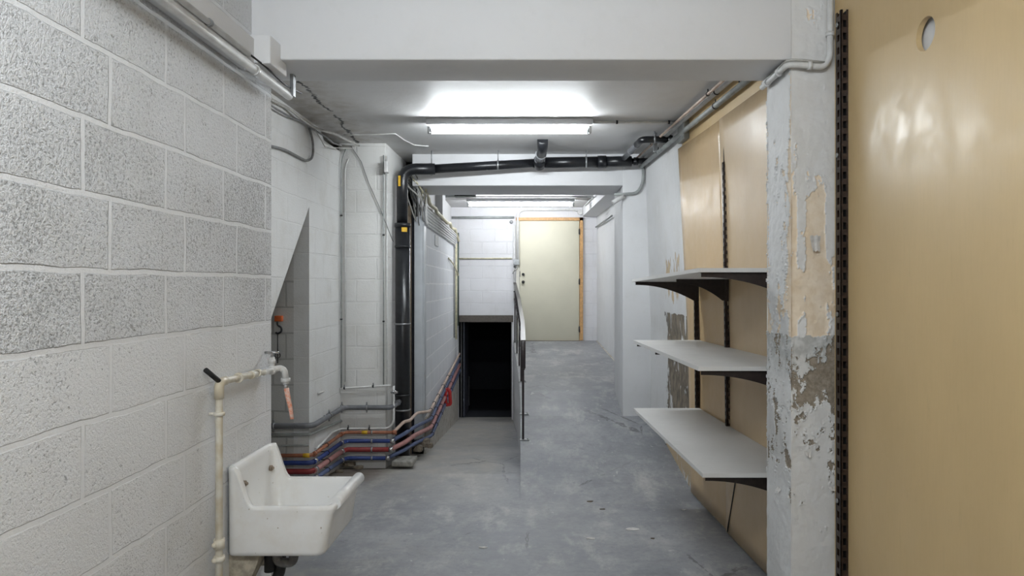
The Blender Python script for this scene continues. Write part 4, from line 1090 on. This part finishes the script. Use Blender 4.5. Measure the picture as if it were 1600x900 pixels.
m = MB(); m.tube([b0-Vector((0,.04,0)), b0+Vector((.0,.05,0)), b0+Vector((.022,.085,.004)), b0+Vector((.040,.09,-.006)), b0+Vector((.045,.09,-.045))], .0135, 14, .03); m.sphere(b0+Vector((.0,.05,0)), .021); m.build('tap_body', 'whitepipe', t)
m = MB(); m.tube([b0+Vector((0,.05,.01)), b0+Vector((0,.05,.055))], .012, 12); m.tube([b0+Vector((0,.05,.028)), b0+Vector((0,.05,.045))], .017, 6); m.build('bonnet', 'whitepipe', t)
m = MB(); m.cyl(b0+Vector((0,.05,.055)), b0+Vector((0,.05,.075)), .005, 8); m.tube([b0+Vector((-.03,.05,.075)), b0+Vector((.03,.05,.075))], .0055, 8); m.tube([b0+Vector((0,.02,.075)), b0+Vector((0,.08,.075))], .0055, 8); m.build('cross_handle', 'chrome', t)
m = MB(); q = b0+Vector((.045,.09,-.045)); m.cyl(q+Vector((0,0,.004)), q-Vector((0,0,.012)), .020, 16); m.cyl(q-Vector((0,0,.012)), q-Vector((-.002,0,.022)), .013, 12); m.build('outlet_nut', 'whitepipe', t)
m = MB(); m.cyl(q-Vector((0,0,.02)), q-Vector((-.004,0,.045)), .008, 12); m.build('hose_barb', 'chrome', t)
m = MB(); m.tube([q-Vector((-.003,0,.040)), q-Vector((-.012,0,.09)), q-Vector((-.022,0,.13)), q-Vector((-.028,0,.175))], .0095, 12, .03, rfun=lambda s: 1.15-.3*s); solo('tap_hose', m, 'orangetube', 'short faded orange hose hanging from the tap outlet', 'hose')
m = MB(); a = Vector((xp,yp-.002,zt_+.004)); b = at(321,578,2.40); m.tube([a, b], .009, 12); o_ = solo('pipe_stub', m, 'blackmat', 'short black tube sticking out behind the supply pipe elbow', 'pipe')

# hook on the bare block wall
q = at(434,498,5.22)
t = thing('wall_hook', 'black hook and chain under an orange block on the bare block wall', 'hook', q)
m = MB(); m.box(q+Vector((-.028,0,-.022)), q+Vector((.028,.04,.022)), bev=.004); m.build('orange_block', 'orange', t)
m = MB(); m.tube([q+Vector((0,-.005,-.02)), q+Vector((0,-.005,-.05)), q+Vector((.03,-.005,-.065)), q+Vector((.03,-.005,-.10)), q+Vector((0,-.005,-.115)), q+Vector((-.015,-.005,-.105))], .0075, 10, .02); m.build('hook', 'darkmetal', t)
m = MB(); m.tube([q+Vector((0,-.004,-.11)), q+Vector((0,-.004,-.34))], .004, 8); m.ring(q+Vector((.0,-.004,-.28)), (0,1,0), .018, .006, th=.005); m.build('chain', 'darkmetal', t)

# ================================================================== RAILING
t = thing('handrail', 'dark metal handrail on the edge of the ramp', 'railing', (divX(6.1)+.01, 6.1, rampZ(6.1)))
def rx(y): return divX(y)+.020
yy0, yy1 = 6.08, 10.95
top = lambda y: H-.495+(y-6.08)*(.535)/(yy1-yy0)
m = MB()
def flatbar(ya_, yb_, zf, hw, hh):
    n_ = 10; vs = []; fs = []
    for i in range(n_+1):
        y = ya_+(yb_-ya_)*i/n_; x = rx(y); z = zf(y)
        vs += [(x-hw,y,z-hh),(x+hw,y,z-hh),(x+hw,y,z+hh),(x-hw,y,z+hh)]
    for i in range(n_):
        a = i*4; b = a+4
        for k in range(4): fs.append((a+k, a+(k+1)%4, b+(k+1)%4, b+k))
    fs += [(0,3,2,1), (n_*4,n_*4+1,n_*4+2,n_*4+3)]
    return vs, fs
m.add(*flatbar(yy0, yy1, top, .022, .008)); m.build('top_rail', 'railing', t)
m = MB(); m.add(*flatbar(yy0+.02, yy1, lambda y: top(y)-.255, .016, .008)); m.build('lower_rail', 'railing', t)
m = MB(); x = rx(yy0); z = top(yy0)
m.box((x-.022,yy0-.006,z-.245),(x+.022,yy0+.006,z-.0), bev=.005); m.build('end_plate', 'railing', t)
for i in range(16):
    y = yy0+.14+i*.30
    m = MB(); m.box((rx(y)-.008,y-.008,top(y)-.25),(rx(y)+.008,y+.008,top(y)-.005)); m.build('baluster', 'railing', t)
for y in (6.10, 6.65, 7.7, 8.75, 9.8, 10.85):
    m = MB(); m.box((rx(y)-.010,y-.010,rampZ(y)-.004),(rx(y)+.010,y+.010,top(y)-.245)); m.build('post', 'railing', t)
    m = MB(); m.box((rx(y)-.03,y-.03,rampZ(y)-.004),(rx(y)+.055,y+.03,rampZ(y)+.006)); m.cyl((rx(y)+.04,y,rampZ(y)+.004),(rx(y)+.04,y,rampZ(y)+.016), .007, 8); m.build('foot_plate', 'zinc', t)

# ================================================================== FLOOR ODDS AND ENDS
for i, (px, py, r, Y, mt, lab) in enumerate([
    (662,707,.075,6.80,'rubble','large brown rubble lump at the foot of the corridor wall'),
    (653,716,.055,6.60,'rubble','brown rubble lump below the lowest pipe beside the black stack'),
    (671,713,.042,6.75,'rubble','small rubble lump right of the larger brown ones'),]):
    q = at(px, py, Y); m = MB(); m.rock((q.x, Y, r*.45), r, i+1); solo('rubble_lump', m, mt, lab, 'rubble', 'rubble at the corridor wall foot')
q = at(632,722,6.1); m = MB(); m.box((q.x-.10,6.02,.0),(q.x+.09,6.24,.045), bev=.008); solo('concrete_slab', m, 'concrete_lump', 'small flat concrete slab at the foot of the black stack', 'slab')
for i, (px, py, s, lab) in enumerate([(545,722,.05,'pile of crumbs nearest the column corner under the pipes'),(560,726,.035,'small brown crumb right of the crumb pile under the pipes'),(530,732,.03,'brown crumb left of the crumb pile under the pipes')]):
    Y = H*F/(py+6-VY); q = at(px, py+6, Y); m = MB(); 
    m.rock((q.x, Y, s*.3), s, i+5, sq=(1.4,.8,.5)); solo('debris_crumb', m, 'rubble', lab, 'debris', 'crumbs under the pipes')
for i, (px, py, s, mt, lab) in enumerate([(1046,730,.045,'debris','dark brown leaf-like scrap on the floor beside the shelves'),(922,784,.03,'debris','small brown scrap in the middle of the floor'),(941,796,.02,'debris','tiny brown scrap right of the middle scrap'),(1020,842,.016,'debris','tiny dark scrap on the near floor'),
        (988,827,.06,'flake','long thin white flake on the near floor'),(923,842,.03,'flake','small white flake left of the long white flake'),(1068,797,.02,'flake','small pale flake near the right wall foot'),(755,856,.035,'flake','pale flake on the near floor left of centre')]):
    Y = H*F/(py-VY)
    if Y > 5.05: pass
    q = at(px, py, Y); m = MB(); r_ = random.Random(i); n_ = 9; P = []
    for k in range(n_):
        a = 2*math.pi*k/n_; rr = s*(.6+.5*r_.random())
        P.append((q.x+rr*math.cos(a), Y+rr*.45*math.sin(a), rampZ(Y)+.0005))
    m.prism(P, (0,0,.004)); solo('floor_scrap', m, mt, lab, 'scrap', 'scraps on the floor')
# curled paint flakes on the pilaster and bottom of pilaster
for i, (px, py, w_, h_, lab) in enumerate([(1274,368,.045,.065,'curled paint flake hanging high on the peeling pilaster'),(1218,760,.05,.02,'torn paint lip low on the left face of the pilaster'),(1262,705,.03,.02,'curled paint flake below the bare patch of the pilaster'),(1300,760,.03,.015,'torn paint lip low on the right edge of the pilaster')]):
    side = px < 1238
    if side:
        Y = 1.057*F/(px-VX); q = Vector((1.057, Y, H-(py-VY)*Y/F)); e = Vector((0,1,0)); nrm = Vector((-1,0,0))
    else:
        q = at(px, py, 2.83); e = Vector((1,0,0)); nrm = Vector((0,-1,0))
    m = MB(); vs = []; nn = 8
    for j in range(nn+1):
        for k in range(nn+1):
            u = k/nn-.5; v = j/nn
            wv = w_*(1-.35*v+.15*noise.noise(Vector((u*4, v*3, i*5.3))))
            lift = .012*v*v+.002*math.sin(u*9+i)
            vs.append(q+e*(u*wv)+Vector((0,0,-h_*v+.008*noise.noise(Vector((u*5,i*3.3,0)))))+nrm*(lift+.0015))
    T_ = len(vs); vs += [p-nrm*.001 for p in vs]; W = nn+1; fs = []
    for j in range(nn):
        for k in range(nn):
            a = j*W+k; fs += [(a,a+1,a+W+1,a+W),(a+T_,a+W+T_,a+W+1+T_,a+1+T_)]
    m.add(vs, fs, True); solo('paint_flake', m, 'flake', lab, 'paint flake')
